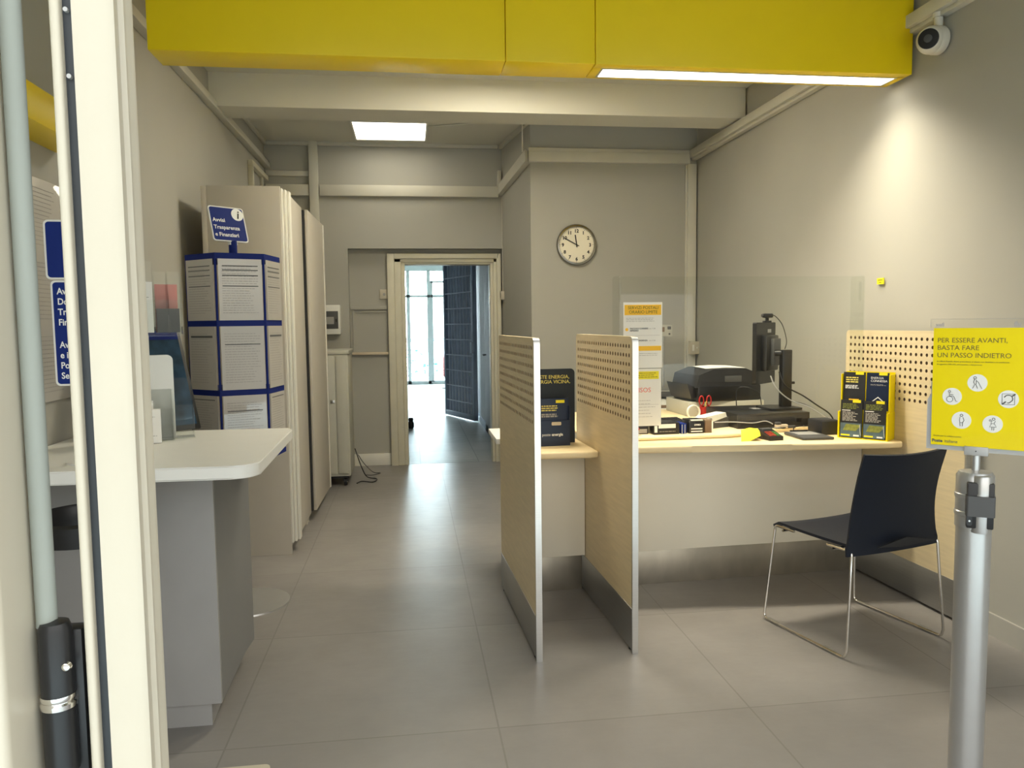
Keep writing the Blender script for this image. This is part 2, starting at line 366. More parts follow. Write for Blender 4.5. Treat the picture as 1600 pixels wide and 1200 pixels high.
# blue-grey security gate standing open in the corridor
gx0, gy0, gx1, gy1 = .93, 11.05, .55, 12.05
GL = math.hypot(gx1-gx0, gy1-gy0)
gt = thing('security_gate', 'tall blue-grey barred metal gate standing open in the corridor', 'gate', (gx0, gy0, 0), math.atan2(gy1-gy0, gx1-gx0))
MB().box(0, .07, -.03, .03, .02, 2.5, .004).box(GL-.05, GL, -.03, .03, .02, 2.5, .004).box(0, GL, -.03, .03, .02, .10, .004).box(0, GL, -.03, .03, 2.42, 2.5, .004).build('gate_frame', 'gate', gt)
MB().box(.07, GL-.05, -.028, -.02, .1, 2.42).build('darkness_sheet', 'gate', gt)  # blue-grey sheet added in place of the darkness behind the bars
for k in range(8):
    x = .17+k*(GL-.25)/7.5; MB().cyl((x, .0, .1), (x, .0, 2.42), .009, seg=8).build('vertical_bar', 'gatebar', gt)
for k in range(10):
    z = .26+k*.232; MB().box(.07, GL-.05, .006, .020, z-.008, z+.008).build('cross_bar', 'gatebar', gt)
MB().box(.0, .05, .03, .06, 1.0, 1.16, .005).build('lock_box', 'gatebar', gt)
fe = thing('fire_extinguisher', 'red fire extinguisher half hidden behind the open gate in the corridor', 'fire extinguisher', (.80, 17.2, 0))
MB().lathe([(0, .25), (.07, .25), (.08, .28), (.08, .68), (.05, .76), (.02, .8), (0, .8)]).build('cylinder', 'red', fe)
MB().cyl((0, 0, .78), (0, 0, .86), .015).box(-.05, .03, -.01, .01, .84, .87).build('valve', 'black', fe)
MB().lathe([(0, 0), (.12, 0), (.12, .02), (.015, .03), (.015, .25), (0, .25)]).build('stand', 'dgrey', fe)
tag(MB().lathe([(0, 0), (.05, .0), (.07, .03), (.07, .10), (.05, .13), (.06, .17), (.04, .2), (0, .2)]).build('door_stop', 'black'),
    'small black weight on the floor just inside the doorway', 'door stop').location = (-.012, 10.6, 0); bpy.data.objects['door_stop'].scale = (.6, .6, .75)

# ------------------------------------------------------------------ front doorway (camera stands in it)
f1 = MB()
prof = [(-.252, .650), (-.226, .650), (-.222, .653), (-.222, .658), (-.2255, .660), (-.2255, .672), (-.222, .675), (-.2225, .682), (-.221, .686), (-.221, .693), (-.252, .693)]
f1.prism(prof, 0, 2.45)
d3 = struct(f1.build('door_3', 'cream'))
MB().box(-.2605, -.252, .656, .69, 0, 2.45).build('gasket', 'gasket', d3)
MB().prism(rrect(-.268, -.2605, .648, .66, .003), 0, 2.45).build('stop_bead', 'cream', d3)
for z in (1.665, 1.615): MB().cyl((-.257, .652, z), (-.257, .656, z), .0018, seg=12).build('screw', 'greyframe', d3)
d4 = struct(MB().prism(rrect(-.42, -.3055, .60, .662, .006), 0, 2.45).build('door_4', 'cream'))
MB().cyl((-.2965, .652, 1.18), (-.2965, .652, 2.45), .0078, seg=20).build('hinge_side_tube', 'tube', d4)
hg = MB().lathe([(0, 0), (.0125, .0), (.0125, .055), (.0115, .056), (.0115, .060)]+[(.0125, .061), (.0125, .118), (.0105, .124), (0, .126)], (-.290, .650, 1.06)).box(-.30, -.272, .655, .672, 1.05, 1.175, .002).build('hinge', 'black', d4)
MB().lathe([(0, 0), (.0135, 0), (.0140, .004), (.0125, .0055), (.0138, .008), (.0135, .011), (0, .011)], (-.290, .650, 1.114)).build('washer', 'chrome', hg)
MB().lathe([(0, 0), (.004, 0), (.003, .003), (0, .004)]).xf(Matrix.Translation((-.279, .642, 1.15)) @ Matrix.Rotation(PI/2, 4, 'X')).build('screw', 'chrome', hg)
trim(17, MB().prism(rrect(-.72, -.475, 2.30, 2.47, .02), 0, .012), 'cream')
struct(MB().box(-4, 5, -6, -.4, -.12, -.02).build('floor_pavement', 'pave'))
struct(MB().box(-4, -1.5, .1, .3, 0, 3.4).box(2.7, 5, .1, .3, 0, 3.4).box(-1.5, 2.7, .1, .3, 2.75, 3.4).build('wall_front', 'wall'))

# ------------------------------------------------------------------ yellow lightbox overhead
yb = thing('ceiling_lightbox', 'long yellow lightbox hanging from the ceiling across the room', 'lightbox', (0, 3.7, 2.65))
for (x0, x1) in ((-1.124, .473), (.477, .905)):
    MB().box(x0, x1, 0, .215, 0, .53, .002).build('box_section', 'yellow', yb)
s3 = MB().box(.909, 2.542, 0, .06, 0, .53, .0015).box(.909, 2.542, .19, .215, 0, .53, .0015).box(.909, .955, .05, .2, 0, .53, .0015).box(2.50, 2.542, .05, .2, 0, .53, .0015).build('box_section', 'yellow', yb)
MB().box(.955, 2.50, .06, .19, .012, .02).build('light_diffuser', 'strip', s3)
MB().box(.952, 2.502, .058, .068, -.002, .02).box(.952, 2.502, .182, .192, -.002, .02).box(.952, .962, .068, .182, -.002, .02).box(2.492, 2.502, .068, .182, -.002, .02).build('diffuser_frame', 'alu', s3)
la = bpy.data.lights.new('strip_light', 'AREA'); la.shape = 'RECTANGLE'; la.size = 1.36; la.size_y = .10; la.energy = STRIP_W; la.color = (1, .90, .70); la.spread = math.radians(125)
lo = bpy.data.objects.new('strip_light', la); COL.objects.link(lo); lo.location = (1.69, 3.825, 2.655)
# yellow band on the left wall
tag(MB().box(-1.344, -1.20, 1.2, 3.25, 2.10, 2.22, .002).build('wall_lightbox', 'yellow'),
    'small yellow box high on the left wall seen through the door gap', 'lightbox')

# ceiling panel lamp
for (lx_, ly_, lb) in ((-.135, 7.165, 'square white glowing LED panel on the ceiling at the back near the doorway'), (.60, 4.75, 'square LED panel on the ceiling between the yellow lightbox and the beam')):
    cl = thing('ceiling_panel_lamp', lb, 'lamp', (lx_, ly_, CZ))
    MB().box(-.33, .33, -.33, -.315, -.03, 0).box(-.33, .33, .315, .33, -.03, 0).box(-.33, -.315, -.315, .315, -.03, 0).box(.315, .33, -.315, .315, -.03, 0).build('frame', 'white', cl)
    MB().box(-.315, .315, -.315, .315, -.024, -.016).build('diffuser', 'lamp' if ly_ > 6 else 'lamp2', cl)

# security camera
sc = thing('security_camera', 'white dome security camera on the right wall beside the yellow lightbox', 'camera', (2.535, 3.50, 2.745))
q = Matrix.Rotation(-PI/2, 4, 'Y')
MB().lathe([(0, -.02), (.060, -.02), (.066, -.01), (.066, .02), (.060, .035), (0, .035)]).xf(q).build('base', 'camwhite', sc)
q2_ = Matrix.Translation((-.035, 0, 0)) @ Vector((-.72, -.62, -.12)).to_track_quat('Z', 'Y').to_matrix().to_4x4()
bd = MB().lathe([(0, -.05), (.040, -.045), (.060, -.02), (.065, .0), (.062, .025), (.052, .045), (.046, .050), (0, .050)]).xf(q2_).build('housing', 'camwhite', sc)
MB().lathe([(.046, .048), (.045, .056), (.03, .058), (0, .058)]).xf(q2_).build('lens_cover', 'black', bd)
MB().lathe([(0, .056), (.018, .056), (.018, .064), (.012, .066), (0, .066)]).xf(q2_).build('lens', 'dgrey', bd)
MB().cyl((0, 0, .05), (0, 0, .105), .020).cyl((0, 0, .105), (0, 0, .13), .026).build('cable_gland', 'camwhite', sc)

# wall clock, hands at ten to twelve
ck = thing('wall_clock', 'round white wall clock with black numerals and chrome rim above the desk', 'clock', (1.473, 6.75, 2.104))
q = Matrix.Rotation(PI/2, 4, 'X')
MB().lathe([(0, 0), (.168, 0), (.178, .01), (.180, .03), (.172, .045), (.160, .046), (.156, .036), (.156, .02), (0, .02)], seg=64).xf(q).build('rim', 'darksteel', ck)
MB().lathe([(0, .019), (.1555, .019), (.1555, .022), (0, .022)], seg=48).xf(q).build('dial', 'clockface', ck)
nm = MB()
for k in range(60):
    a = k*PI/30; L0 = .004 if k % 5 else .009
    t_ = MB().box(-.0012 if k % 5 else -.002, .0012 if k % 5 else .002, -.0235, -.022, .151-L0, .151)
    t_.xf(Matrix.Rotation(a, 4, 'Y')); me_ = bpy.data.meshes.new('t'); t_.bm.to_mesh(me_); nm.bm.from_mesh(me_); t_.bm.free(); bpy.data.meshes.remove(me_)
nm.build('minute_track', 'ink', ck)
for k in range(1, 13):
    a = k*PI/6; s_ = .040
    text('numeral', str(k), s_, (.122*math.sin(a), -.0225, .122*math.cos(a)-s_*.36), 'blackm', ck, bold=.0018, align='CENTER')
def hand(ang, L, tail, wd, y, nm_):
    MB().box(-wd/2, wd/2, y-.0015, y, -tail, L).xf(Matrix.Rotation(ang, 4, 'Y')).build(nm_, 'black', ck)
hand(math.radians(-8), .088, .022, .010, -.026, 'hour_hand'); hand(math.radians(-62), .125, .024, .008, -.029, 'minute_hand')
MB().cyl((0, -.022, 0), (0, -.032, 0), .006).build('pivot', 'black', ck)

# ------------------------------------------------------------------ counter (frame turned 2.2 degrees)
DC = .03862
O = Vector((.505, 3.102, 0)); UX = Vector((math.cos(DC), math.sin(DC), 0)); UY = Vector((-math.sin(DC), math.cos(DC), 0))
def L(x, y, z=0): return O + UX*x + UY*y + Vector((0, 0, z))

PT, PW, PH, KH = .024, .935, 1.36, .195
def perforated_panel_mesh():
    b = MB(); bm = b.bm; nc, nr, pz, r = 23, 9, .0385, .0088
    y0 = (PW-nc*pz)/2; z1 = PH-.022; z0 = z1-nr*pz
    for x, sgn in ((0, -1), (PT, 1)):
        V = {}
        def gv(i, j):
            if (i, j) not in V: V[(i, j)] = bm.verts.new((x, y0+i*pz, z0+j*pz))
            return V[(i, j)]
        for i in range(nc):
            for j in range(nr):
                c = [gv(i, j), gv(i+1, j), gv(i+1, j+1), gv(i, j+1)]
                cy, cz = y0+(i+.5)*pz, z0+(j+.5)*pz
                ring = [bm.verts.new((x, cy+r*math.cos(-.75*PI+k*PI/6), cz+r*math.sin(-.75*PI+k*PI/6))) for k in range(12)]
                for s_ in range(4):
                    bm.faces.new((c[s_], ring[s_*3], ring[s_*3+1], ring[s_*3+2], ring[(s_*3+3) % 12], c[(s_+1) % 4]))
    b.box(0, PT, .006, y0, KH, z1); b.box(0, PT, PW-y0, PW, KH, z1); b.box(0, PT, y0, PW-y0, KH, z0)
    b.prism(rrect(.006, PW, z1, PH, .0215, corners=(0, 0, 1, 1)), 0, PT, 'x')
    return b, (nc, nr, pz, r, y0, z0)
def panel(x, label):
    t = thing('perforated_partition', label, 'partition', L(x, 0), DC, 'perforated birch partitions of the service counter')
    b, (nc, nr, pz, r, y0, z0) = perforated_panel_mesh()
    b.build('board', 'birch', t)
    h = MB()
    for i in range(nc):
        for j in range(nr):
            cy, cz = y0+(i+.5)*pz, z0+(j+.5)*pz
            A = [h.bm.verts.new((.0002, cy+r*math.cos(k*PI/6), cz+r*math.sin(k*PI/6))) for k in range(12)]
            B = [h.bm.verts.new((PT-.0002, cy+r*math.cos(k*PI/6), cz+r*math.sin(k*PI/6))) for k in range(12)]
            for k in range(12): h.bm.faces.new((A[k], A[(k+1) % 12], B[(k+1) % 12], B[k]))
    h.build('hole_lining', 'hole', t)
    MB().box(-.002, PT+.002, .0, PW, .014, KH, .001).build('kick_plate', 'alu_kick', t)
    MB().prism([(-.004, 0), (-.004, PH-.026), (.002, PH-.008), (.022, PH), (.03, PH), (.03, PH-.006), (.022, PH-.006), (.009, PH-.012), (.006, PH-.03), (.006, 0)], -.001, PT+.001, 'x').build('edge_trim', 'alu', t)
    for yy in (.05, PW-.05): MB().cyl((PT/2, yy, 0), (PT/2, yy, .016), .012).build('foot', 'black', t)
    return t
panel(-.006, 'perforated birch partition on the left, nearest the walkway')
panel(.413, 'perforated birch partition in the middle, between the narrow and the wide counter')
panel(2.0, 'perforated birch partition standing against the right wall beside the chair')

def slab(name, poly, z0, z1, mt, par, bev=.01):
    b = MB().prism(poly, z0, z1)
    bmesh.ops.bevel(b.bm, geom=list(b.bm.edges), offset=bev, segments=3, profile=.5, affect='EDGES')
    return b.build(name, mt, par)
for (x0, x1, lb, poly) in ((.0235, .410, 'narrow service counter between the two free partitions, pale maple worktop over ivory front', [(.0235, .50), (.36, .475), (.408, .49), (.408, .95), (.0235, .95)]),
                     (.4425, 1.994, 'wide service counter behind the chair, long pale maple worktop over ivory front', [(.442, .566), (.9, .52), (1.4, .455), (1.90, .395), (1.975, .40), (1.994, .43), (1.994, .95), (.442, .95)])):
    t = thing('service_counter', lb, 'counter', L(0, 0), DC)
    slab('worktop', poly, .768, .800, 'maple', t)
    MB().box(x0, x1, .76, .785, .205, .768, .001).build('front_panel', 'fascia', t)
    MB().box(x0, x1, .83, .845, .0, .205, .001).box(x0, x1, .784, .845, .205, .215).build('kick_plate', 'steel', t)
t = thing('clerk_desk', 'pale maple clerk desk behind the counter holding the monitor and printer', 'desk', L(0, 0), DC)
slab('desktop', [(.4425, .74), (1.2, .73), (1.34, .765), (1.48, .83), (1.72, .88), (1.98, .95), (1.99, 1.95), (.4425, 1.95)], .8005, .82, 'maple', t, .009)
MB().box(.45, .48, .96, 1.9, 0, .8005).build('side_panel', 'white', t); MB().box(1.94, 1.97, .96, 1.9, 0, .8005).build('side_panel', 'white', t)
MB().box(.48, 1.94, 1.85, 1.87, .3, .8005).build('modesty_panel', 'white', t)
t = thing('side_desk', 'white desk corner showing past the left partition near the doorway', 'desk', (.46, 4.10, 0))
MB().box(-.01, .37, 0, .42, .77, .80, .003).build('desktop', 'white', t); MB().box(.06, .08, .03, .39, 0, .77).build('side_panel', 'white', t)
MB().box(.34, .36, .03, .39, 0, .77).build('side_panel', 'white', t)
t = thing('back_table', 'pale grey table against the clock wall behind the clerk desk', 'table', (1.5, 5.3, 0))
MB().box(0, .95, 0, 1.38, .775, .80, .003).build('tabletop', 'white', t)
for x, y in ((.04, .05), (.9, .05), (.04, 1.33), (.9, 1.33)): MB().box(x-.02, x+.02, y-.02, y+.02, 0, .775).build('leg', 'silver', t)

# acrylic screen
t = thing('acrylic_screen', 'clear acrylic protective screen standing on the wide counter', 'screen', L(0, .70, .82), DC)
MB().box(.585, 1.945, 0, .005, .075, .83, .001).build('pane', 'glass', t)
for x in (.580, 1.945): MB().prism(rrect(.0, .12, .001, .835, .02, corners=(0, 0, 1, 1)), x, x+.005, 'x').build('side_wing', 'glass', t)
for x in (.588, 1.935): MB().prism(rrect(.012, .028, .70, .80, .007), x-.003, x+.003, 'x').build('clip', 'glass', t)
# notices on the pane
def paper(name, w, h, mt='paper', t=.0015): return MB().box(-w/2, w/2, 0, t, 0, h).build(name, mt)
n1 = thing('notice_sheet', 'white notice with amber header SERVIZI POSTALI taped high on the acrylic screen', 'notice', L(.582, .69, 1.185), DC)
MB().box(.015, .222, -.001, 0, 0, .335).build('paper', 'paper', n1)
MB().box(.021, .216, -.002, -.001, .270, .322).build('amber_band', 'orange', n1); MB().box(.021, .216, -.002, -.001, .088, .112).build('amber_band', 'orange', n1)
text('header_text', 'SERVIZI POSTALI', .022, (.12, -.0022, .300), 'inko', n1, align='CENTER'); text('header_text', 'ORARIO LIMITE', .022, (.12, -.0022, .278), 'inko', n1, align='CENTER')
MB().lathe([(0, 0), (.008, 0), (.008, .001), (0, .001)], seg=16).xf(Matrix.Translation((.033, -.001, .197)) @ q).build('bullet', 'orange', n1)
MB().lathe([(0, 0), (.008, 0), (.008, .001), (0, .001)], seg=16).xf(Matrix.Translation((.033, -.001, .14)) @ q).build('bullet', 'orange', n1)
text('item_text', 'PACCHI E CORRIERE\nESPRESSO', .0105, (.05, -.0015, .198), 'ink', n1, bold=.0003); text('item_text', 'CORRISPONDENZA', .0105, (.05, -.0015, .137), 'ink', n1, bold=.0003)
text('time_text', 'ore 17.30', .009, (.150, -.0015, .198), 'inkg', n1); text('time_text', 'ore 17.30', .009, (.150, -.0015, .137), 'inkg', n1)
word_lines(MB(), .03, .20, .235, .258, 3, -.001, .0018).build('small_print', 'inkg', n1); word_lines(MB(), .10, .20, .06, .078, 2, -.001, .0018).build('small_print', 'inkg', n1)
MB().box(.03, .21, -.0014, -.001, .166, .167).build('rule', 'inkg', n1)
n2 = thing('notice_sheet', 'white notice with yellow band and red letters OS, lower on the acrylic screen', 'notice', L(.582, .692, .865), DC)
MB().box(.010, .218, -.001, 0, .02, .315).build('paper', 'paper', n2)
MB().box(.03, .205, -.002, -.001, .262, .302).build('yellow_band', 'yel_light', n2)
text('red_text', 'AVVISOS', .034, (.163, -.0015, .195), 'redink', n2, align='RIGHT')
word_lines(MB(), .09, .20, .268, .298, 3, -.002, .0025).build('small_print', 'inko', n2); word_lines(MB(), .05, .19, .06, .16, 6, -.001, .0018, ragged=.3).build('small_print', 'inkg', n2)
MB().box(.03, .205, -.0014, -.001, .13, .131).build('rule', 'inkg', n2)

# standing energy display on the narrow counter
t = thing('advertising_stand', 'dark upright cardboard advertising stand with yellow words ENERGIA VICINA on the narrow counter', 'advertising stand', L(.20, .78, .80), DC+.02)
MB().prism(rrect(-.17, .165, 0, .385, .022, corners=(0, 0, 1, 0)), 0, .006, 'y').build('board', 'leafdark', t)
MB().prism([(.0, 0), (.13, 0), (.0, .3)], -.003, .003, 'x').xf(Matrix.Translation((0, .006, 0))).build('strut', 'leafdark', t)
text('slogan', 'POSTE ENERGIA,', .026, (.137, -.0006, .335), 'inky', t, align='RIGHT', bold=.0002); text('slogan', 'L\'ENERGIA VICINA.', .026, (.142, -.0006, .310), 'inky', t, align='RIGHT', bold=.0002)
t = thing('leaflet_holder', 'small dark leaflet holder marked posteenergia in front of the dark advertising stand', 'leaflet holder', L(.20, .70, .80), DC+.02)
MB().box(-.07, .115, -.012, -.010, 0, .13).box(-.07, .115, .012, .016, 0, .24).box(.113, .116, -.012, .014, 0, .20).box(-.07, .115, -.012, .014, 0, .002).build('pocket', 'leafblue', t)
text('brand_text', 'poste', .020, (-.03, -.0125, .052), 'inkw', t); text('brand_text', 'energia', .020, (.020, -.0125, .052), 'inkw', t, bold=.0006)
MB().prism(rrect(.02, .07, .105, .122, .005), -.0128, -.012, 'y').build('badge', 'wood2', t)
t = thing('leaflet', 'dark blue leaflet with yellow corner in the small dark holder on the narrow counter', 'leaflet', L(.20, .697, .81), DC+.02)
MB().box(-.045, .10, .0, .006, 0, .228).build('card', 'leafblue', t)
MB().box(.045, .09, -.0008, 0, .207, .222).build('yellow_tab', 'yel_light', t)
word_lines(MB(), -.03, .07, .165, .198, 3, 0, .006).build('print_gold', 'inky', t); word_lines(MB(), -.03, .07, .135, .155, 2, 0, .008).build('print_white', 'inkg', t)

# yellow brochure rack on the wide counter
t = thing('brochure_rack', 'yellow two-tier brochure rack on the right end of the wide counter', 'brochure rack', L(1.750, .600, .80), DC-.885)
MB().box(-.008, .0, .0, .125, 0, .14).box(-.006, .0, .035, .125, .14, .335).box(-.006, .236, .12, .125, 0, .345).box(.23, .238, .0, .125, 0, .14).box(.23, .236, .035, .125, .14, .335).box(0, .23, .0, .12, 0, .004).box(0, .23, .032, .036, .004, .148).build('rack_body', 'yel_paper', t)
def brochure(x, y, z, label, top):
    br = thing('brochure', label, 'brochure', (0, 0, 0), 0, 'dark brochures in the yellow rack')
    p = t.matrix_basis @ Vector((x, y, z)); br.location = p; br.rotation_euler = (math.radians(-3), 0, DC-.885)
    MB().box(0, .108, 0, .008, 0, .195).build('card', 'blackm' if not top == 2 else 'leafblue', br)
    MB().box(.06, .10, -.0015, 0, .182, .197).build('yellow_tab', 'yel_light', br)
    return br
bpy.context.view_layer.update()
def lower(br):
    MB().box(.002, .106, -.0008, 0, .003, .075).build('landscape_print', 'leafgrey', br)
    MB().prism([(.015, .035), (.03, .07), (.095, .068), (.10, .06), (.08, .035)], -.0015, -.0008, 'y').build('field_print', 'olive', br)
    MB().tube([(.098, -.0016, .07), (.101, -.0016, .04), (.105, -.0016, .012)], .0012, 5).build('white_streak', 'inkw', br)
    MB().box(.006, .05, -.0016, -.0008, .008, .016).build('yellow_label', 'yel_light', br)
    MB().box(.068, .096, -.0016, -.0008, .007, .015).build('white_label', 'inkw', br)
    word_lines(MB(), .01, .095, .148, .178, 4, 0, .004).build('print_gold', 'olive', br)
    word_lines(MB(), .01, .09, .085, .135, 7, 0, .0045, ragged=.4).build('print_grey', 'inkg', br)
    MB().box(.008, .05, -.0008, 0, .139, .143).build('print_white', 'inkw', br)
lower(brochure(.003, .002, .006, 'lower left dark brochure in the yellow rack, with green field picture', 0))
lower(brochure(.118, .002, .006, 'lower right dark brochure in the yellow rack, with green field picture', 0))
br = brochure(.003, .040, .150, 'upper left dark brochure in the yellow rack, with gold heading and white lines', 1)
word_lines(MB(), .012, .09, .138, .172, 3, 0, .006).build('print_gold', 'inky', br); word_lines(MB(), .01, .08, .108, .128, 3, 0, .004).build('print_white', 'inkw', br)
MB().box(.03, .08, -.0008, 0, .045, .055).build('orange_glow_print', 'orange', br)
br = brochure(.118, .040, .150, 'upper right blue brochure in the yellow rack, with white roof drawing', 2)
text('heading', 'ENERGIA\nCONNESSA', .0155, (.02, -.0005, .163), 'inkw', br); word_lines(MB(), .02, .095, .128, .137, 2, 0, .0018).build('print_white', 'inkg', br)
MB().prism([(.018, .038), (.058, .072), (.098, .038), (.092, .038), (.058, .066), (.024, .038)], -.001, 0, 'y').build('roof_print', 'inkw', br)

# payment terminal, yellow slip, signature pad, black box
t = thing('payment_terminal', 'black payment card terminal on the wide counter beside the yellow slip', 'card terminal', L(1.375, .668, .8005), DC+.1)
MB().prism([(-.09, 0), (.075, 0), (.08, .02), (.02, .05), (-.05, .03), (-.09, .02)], -.04, .04, 'x').build('body', 'black', t)
kb = MB(); kg = MB()
for i in range(3):
    for j in range(4):
        (kb if i < 2 else kg).box(-.03+i*.021, -.014+i*.021, -.078+j*.014, -.068+j*.014, .021+(j*.004), .028+(j*.004))
kb.build('red_keys', 'keyred', t); kg.build('green_keys', 'keygreen', t)
MB().box(-.03, .03, -.01, .025, .036, .052, .002).build('display', 'dgrey', t)
t = MB().grid([[(0, 0, 0), (.05, .005, .002), (.10, .0, .028)], [(.02, .06, .018), (.07, .07, .030), (.115, .06, .045)], [(.03, .10, .045), (.08, .11, .055), (.12, .10, .05)]], .0008).build('paper_slip', 'yel_light')
tag(t, 'folded bright yellow paper slip on the wide counter beside the card terminal', 'paper'); t.location = L(1.200, .60, .8005); t.rotation_euler = (0, 0, -.1)
t = thing('signature_pad', 'dark grey signature tablet lying on the wide counter', 'signature pad', L(1.515, .55, .8005), DC-.08)
MB().box(0, .17, 0, .225, 0, .014, .005).build('case', 'dgrey', t)
MB().box(.025, .145, .10, .215, .0135, .0152).build('screen', 'kiosk', t)
MB().cyl((.03, .213, .019), (.13, .216, .019), .005, seg=10).build('stylus', 'black', t)
tag(MB().box(-.055, .055, -.07, .07, 0, .075, .004).box(-.050, .050, -.065, .065, .073, .078, .002).build('black_box', 'blackm'), 'small plain black box on the counter beside the yellow brochure rack', 'box')
bpy.data.objects['black_box'].location = L(1.765, .765, .80); bpy.data.objects['black_box'].rotation_euler = (0, 0, DC)

# boxes on the clerk desk edge
def deskbox(name, x0, x1, y0, y1, h, mt, label, cat, z=.82):
    t = thing(name, label, cat, L((x0+x1)/2, (y0+y1)/2, z), DC)
    MB().box(-(x1-x0)/2, (x1-x0)/2, -(y1-y0)/2, (y1-y0)/2, 0, h, .002).build('body', mt, t); return t
t = deskbox('storage_box', .80, .945, .80, .92, .062, 'black', 'long black box with cream label on the clerk desk behind the papers', 'box')
MB().box(-.045, .05, -.062, -.0605, .034, .056).build('cream_label', 'paper', t); MB().box(-.068, -.052, -.062, -.0605, .012, .048).build('barcode_label', 'inkw', t)
word_lines(MB(), -.04, .05, .012, .02, 1, -.0602, .003).build('print', 'inkg', t)
t = deskbox('storage_box', .63, .785, .84, .92, .052, 'blackm', 'low black box next to the middle partition on the clerk desk', 'box')
MB().box(.02, .07, -.0415, -.0405, .006, .028).build('white_print', 'inkg', t)
t = deskbox('ink_pad_tin', .954, .985, .80, .90, .055, 'bluesign', 'small blue and silver tin between two black boxes on the clerk desk', 'tin')
MB().box(-.012, -.008, -.0515, -.0495, .0, .05).box(.004, .008, -.0515, -.0495, 0, .05).build('silver_stripes', 'silver', t)
t = deskbox('label_box', 1.0, 1.085, .80, .90, .072, 'black', 'black box with white bars on the clerk desk', 'box')
MB().box(-.032, .032, -.0515, -.0495, .008, .014).box(-.032, .032, -.0515, -.0495, .022, .028).box(-.034, .034, -.0515, -.04, .068, .074).build('white_bars', 'inkw', t); text('print', 'DYMO', .012, (-.014, -.051, .042), 'inkw', t, bold=.0005)
t = deskbox('card_box', 1.09, 1.135, .80, .90, .07, 'keyred', 'narrow dark brown box beside the black box with white bars', 'box'); t.children[0].data.materials[0] = M['hole']
MB().box(.015, .0225, -.051, -.049, 0, .068).build('spine_label', 'paper', t)
t = thing('red_stapler', 'red and white stapler lying at the foot of the middle partition on the clerk desk', 'stapler', L(.665, .79, .82), DC)
MB().box(-.05, .05, -.012, .012, .03, .045, .004).build('top_arm', 'red', t); MB().prism([(-.05, 0), (.07, 0), (.05, .01), (.0, .028), (-.05, .01)], -.012, .012, 'y').build('base', 'white', t)
t = thing('stamp_machine', 'white hand-held franking device on the clerk desk beside the cash drawer', 'device', L(1.12, .905, .82), DC+.42)
MB().prism([(0, .03), (.0, .055), (.03, .07), (.19, .085), (.20, .06), (.06, .035)], 0, .07, 'y').build('housing', 'white', t)
MB().prism([(.01, 0), (.01, .032), (.06, .038), (.22, .058), (.22, 0)], .005, .065, 'y').build('base', 'dgrey', t)
MB().box(.05, .075, -.002, .0, .045, .06).build('button', 'dgrey', t)
# tape roll and scissors in holder
tr = MB().lathe([(.039, -.009), (.044, -.009), (.044, .009), (.039, .009), (.039, -.009)], seg=32).xf(Matrix.Rotation(PI/2, 4, 'X')).build('tape_roll', 'paper')
tag(tr, 'white ring of adhesive tape standing on the clerk desk in front of the printer', 'tape roll'); tr.location = L(1.27, 1.38, .864); tr.rotation_euler = (0, 0, DC+.1)
t = thing('pen_cup', 'small dark red cup beside the tape roll on the clerk desk', 'cup', L(1.35, 1.39, .82))
MB().lathe([(0, 0), (.032, 0), (.034, .075), (.031, .075), (.029, .004), (0, .004)], seg=20).build('cup', 'keyred', t); t.children[0].data.materials[0] = M['red']
t = thing('scissors', 'red handled scissors standing upright in the small red cup', 'scissors', L(1.35, 1.39, .83), DC)
for s_ in (-1, 1):
    MB().tube([(s_*.024+.018*math.cos(a)*.8, 0, .10+.03*math.sin(a)) for a in [k*PI/8 for k in range(16)]], .0045, 8, closed=True).build('handle', 'red', t)
    MB().prism([(s_*.004, .01), (s_*.012, .075), (s_*.02, .07), (s_*.01, .01)], -.001*s_, .001+.001*s_, 'y').build('blade', 'chrome', t)
MB().tube([(.0, -.005, .02), (.01, -.02, .10)], .003, 8).build('pen', 'inky', None).parent = t
pn = [c for c in t.children if c.name.startswith('pen')][0]; pn.parent = None; pn.name = 'pen'; pn.location = L(1.335, 1.38, .83)
tag(pn, 'thin yellow pen standing in the small red cup next to the scissors', 'pen')

# cash drawer / monitor / webcam / printer
t = deskbox('cash_drawer', 1.325, 1.76, .90, 1.32, .082, 'black', 'wide flat black cash drawer on the clerk desk under the screen stand', 'cash drawer')
MB().box(-.20, .20, -.213, -.2105, .012, .066, .001).build('drawer_front', 'blackm', t); MB().box(.125, .165, -.216, -.212, .03, .052).build('lock_plate', 'chrome', t)
MB().box(-.012, .05, .0, .06, .0815, .0835, .0005).build('grey_disc', 'kiosk', t)
mo = thing('monitor', 'black computer monitor seen from behind on a tall pole stand', 'monitor', L(1.715, 1.09, .9035), DC)
MB().prism(rrect(-.14, .06, -.10, .10, .02), 0, .012).build('foot_plate', 'black', mo)
MB().box(-.031, .031, -.022, .022, .01, .345, .006).build('pole', 'black', mo)
a_ = math.radians(39)
mx_ = Matrix.Translation((-.098, .075, 0)) @ Matrix.Rotation(a_, 4, 'Z')
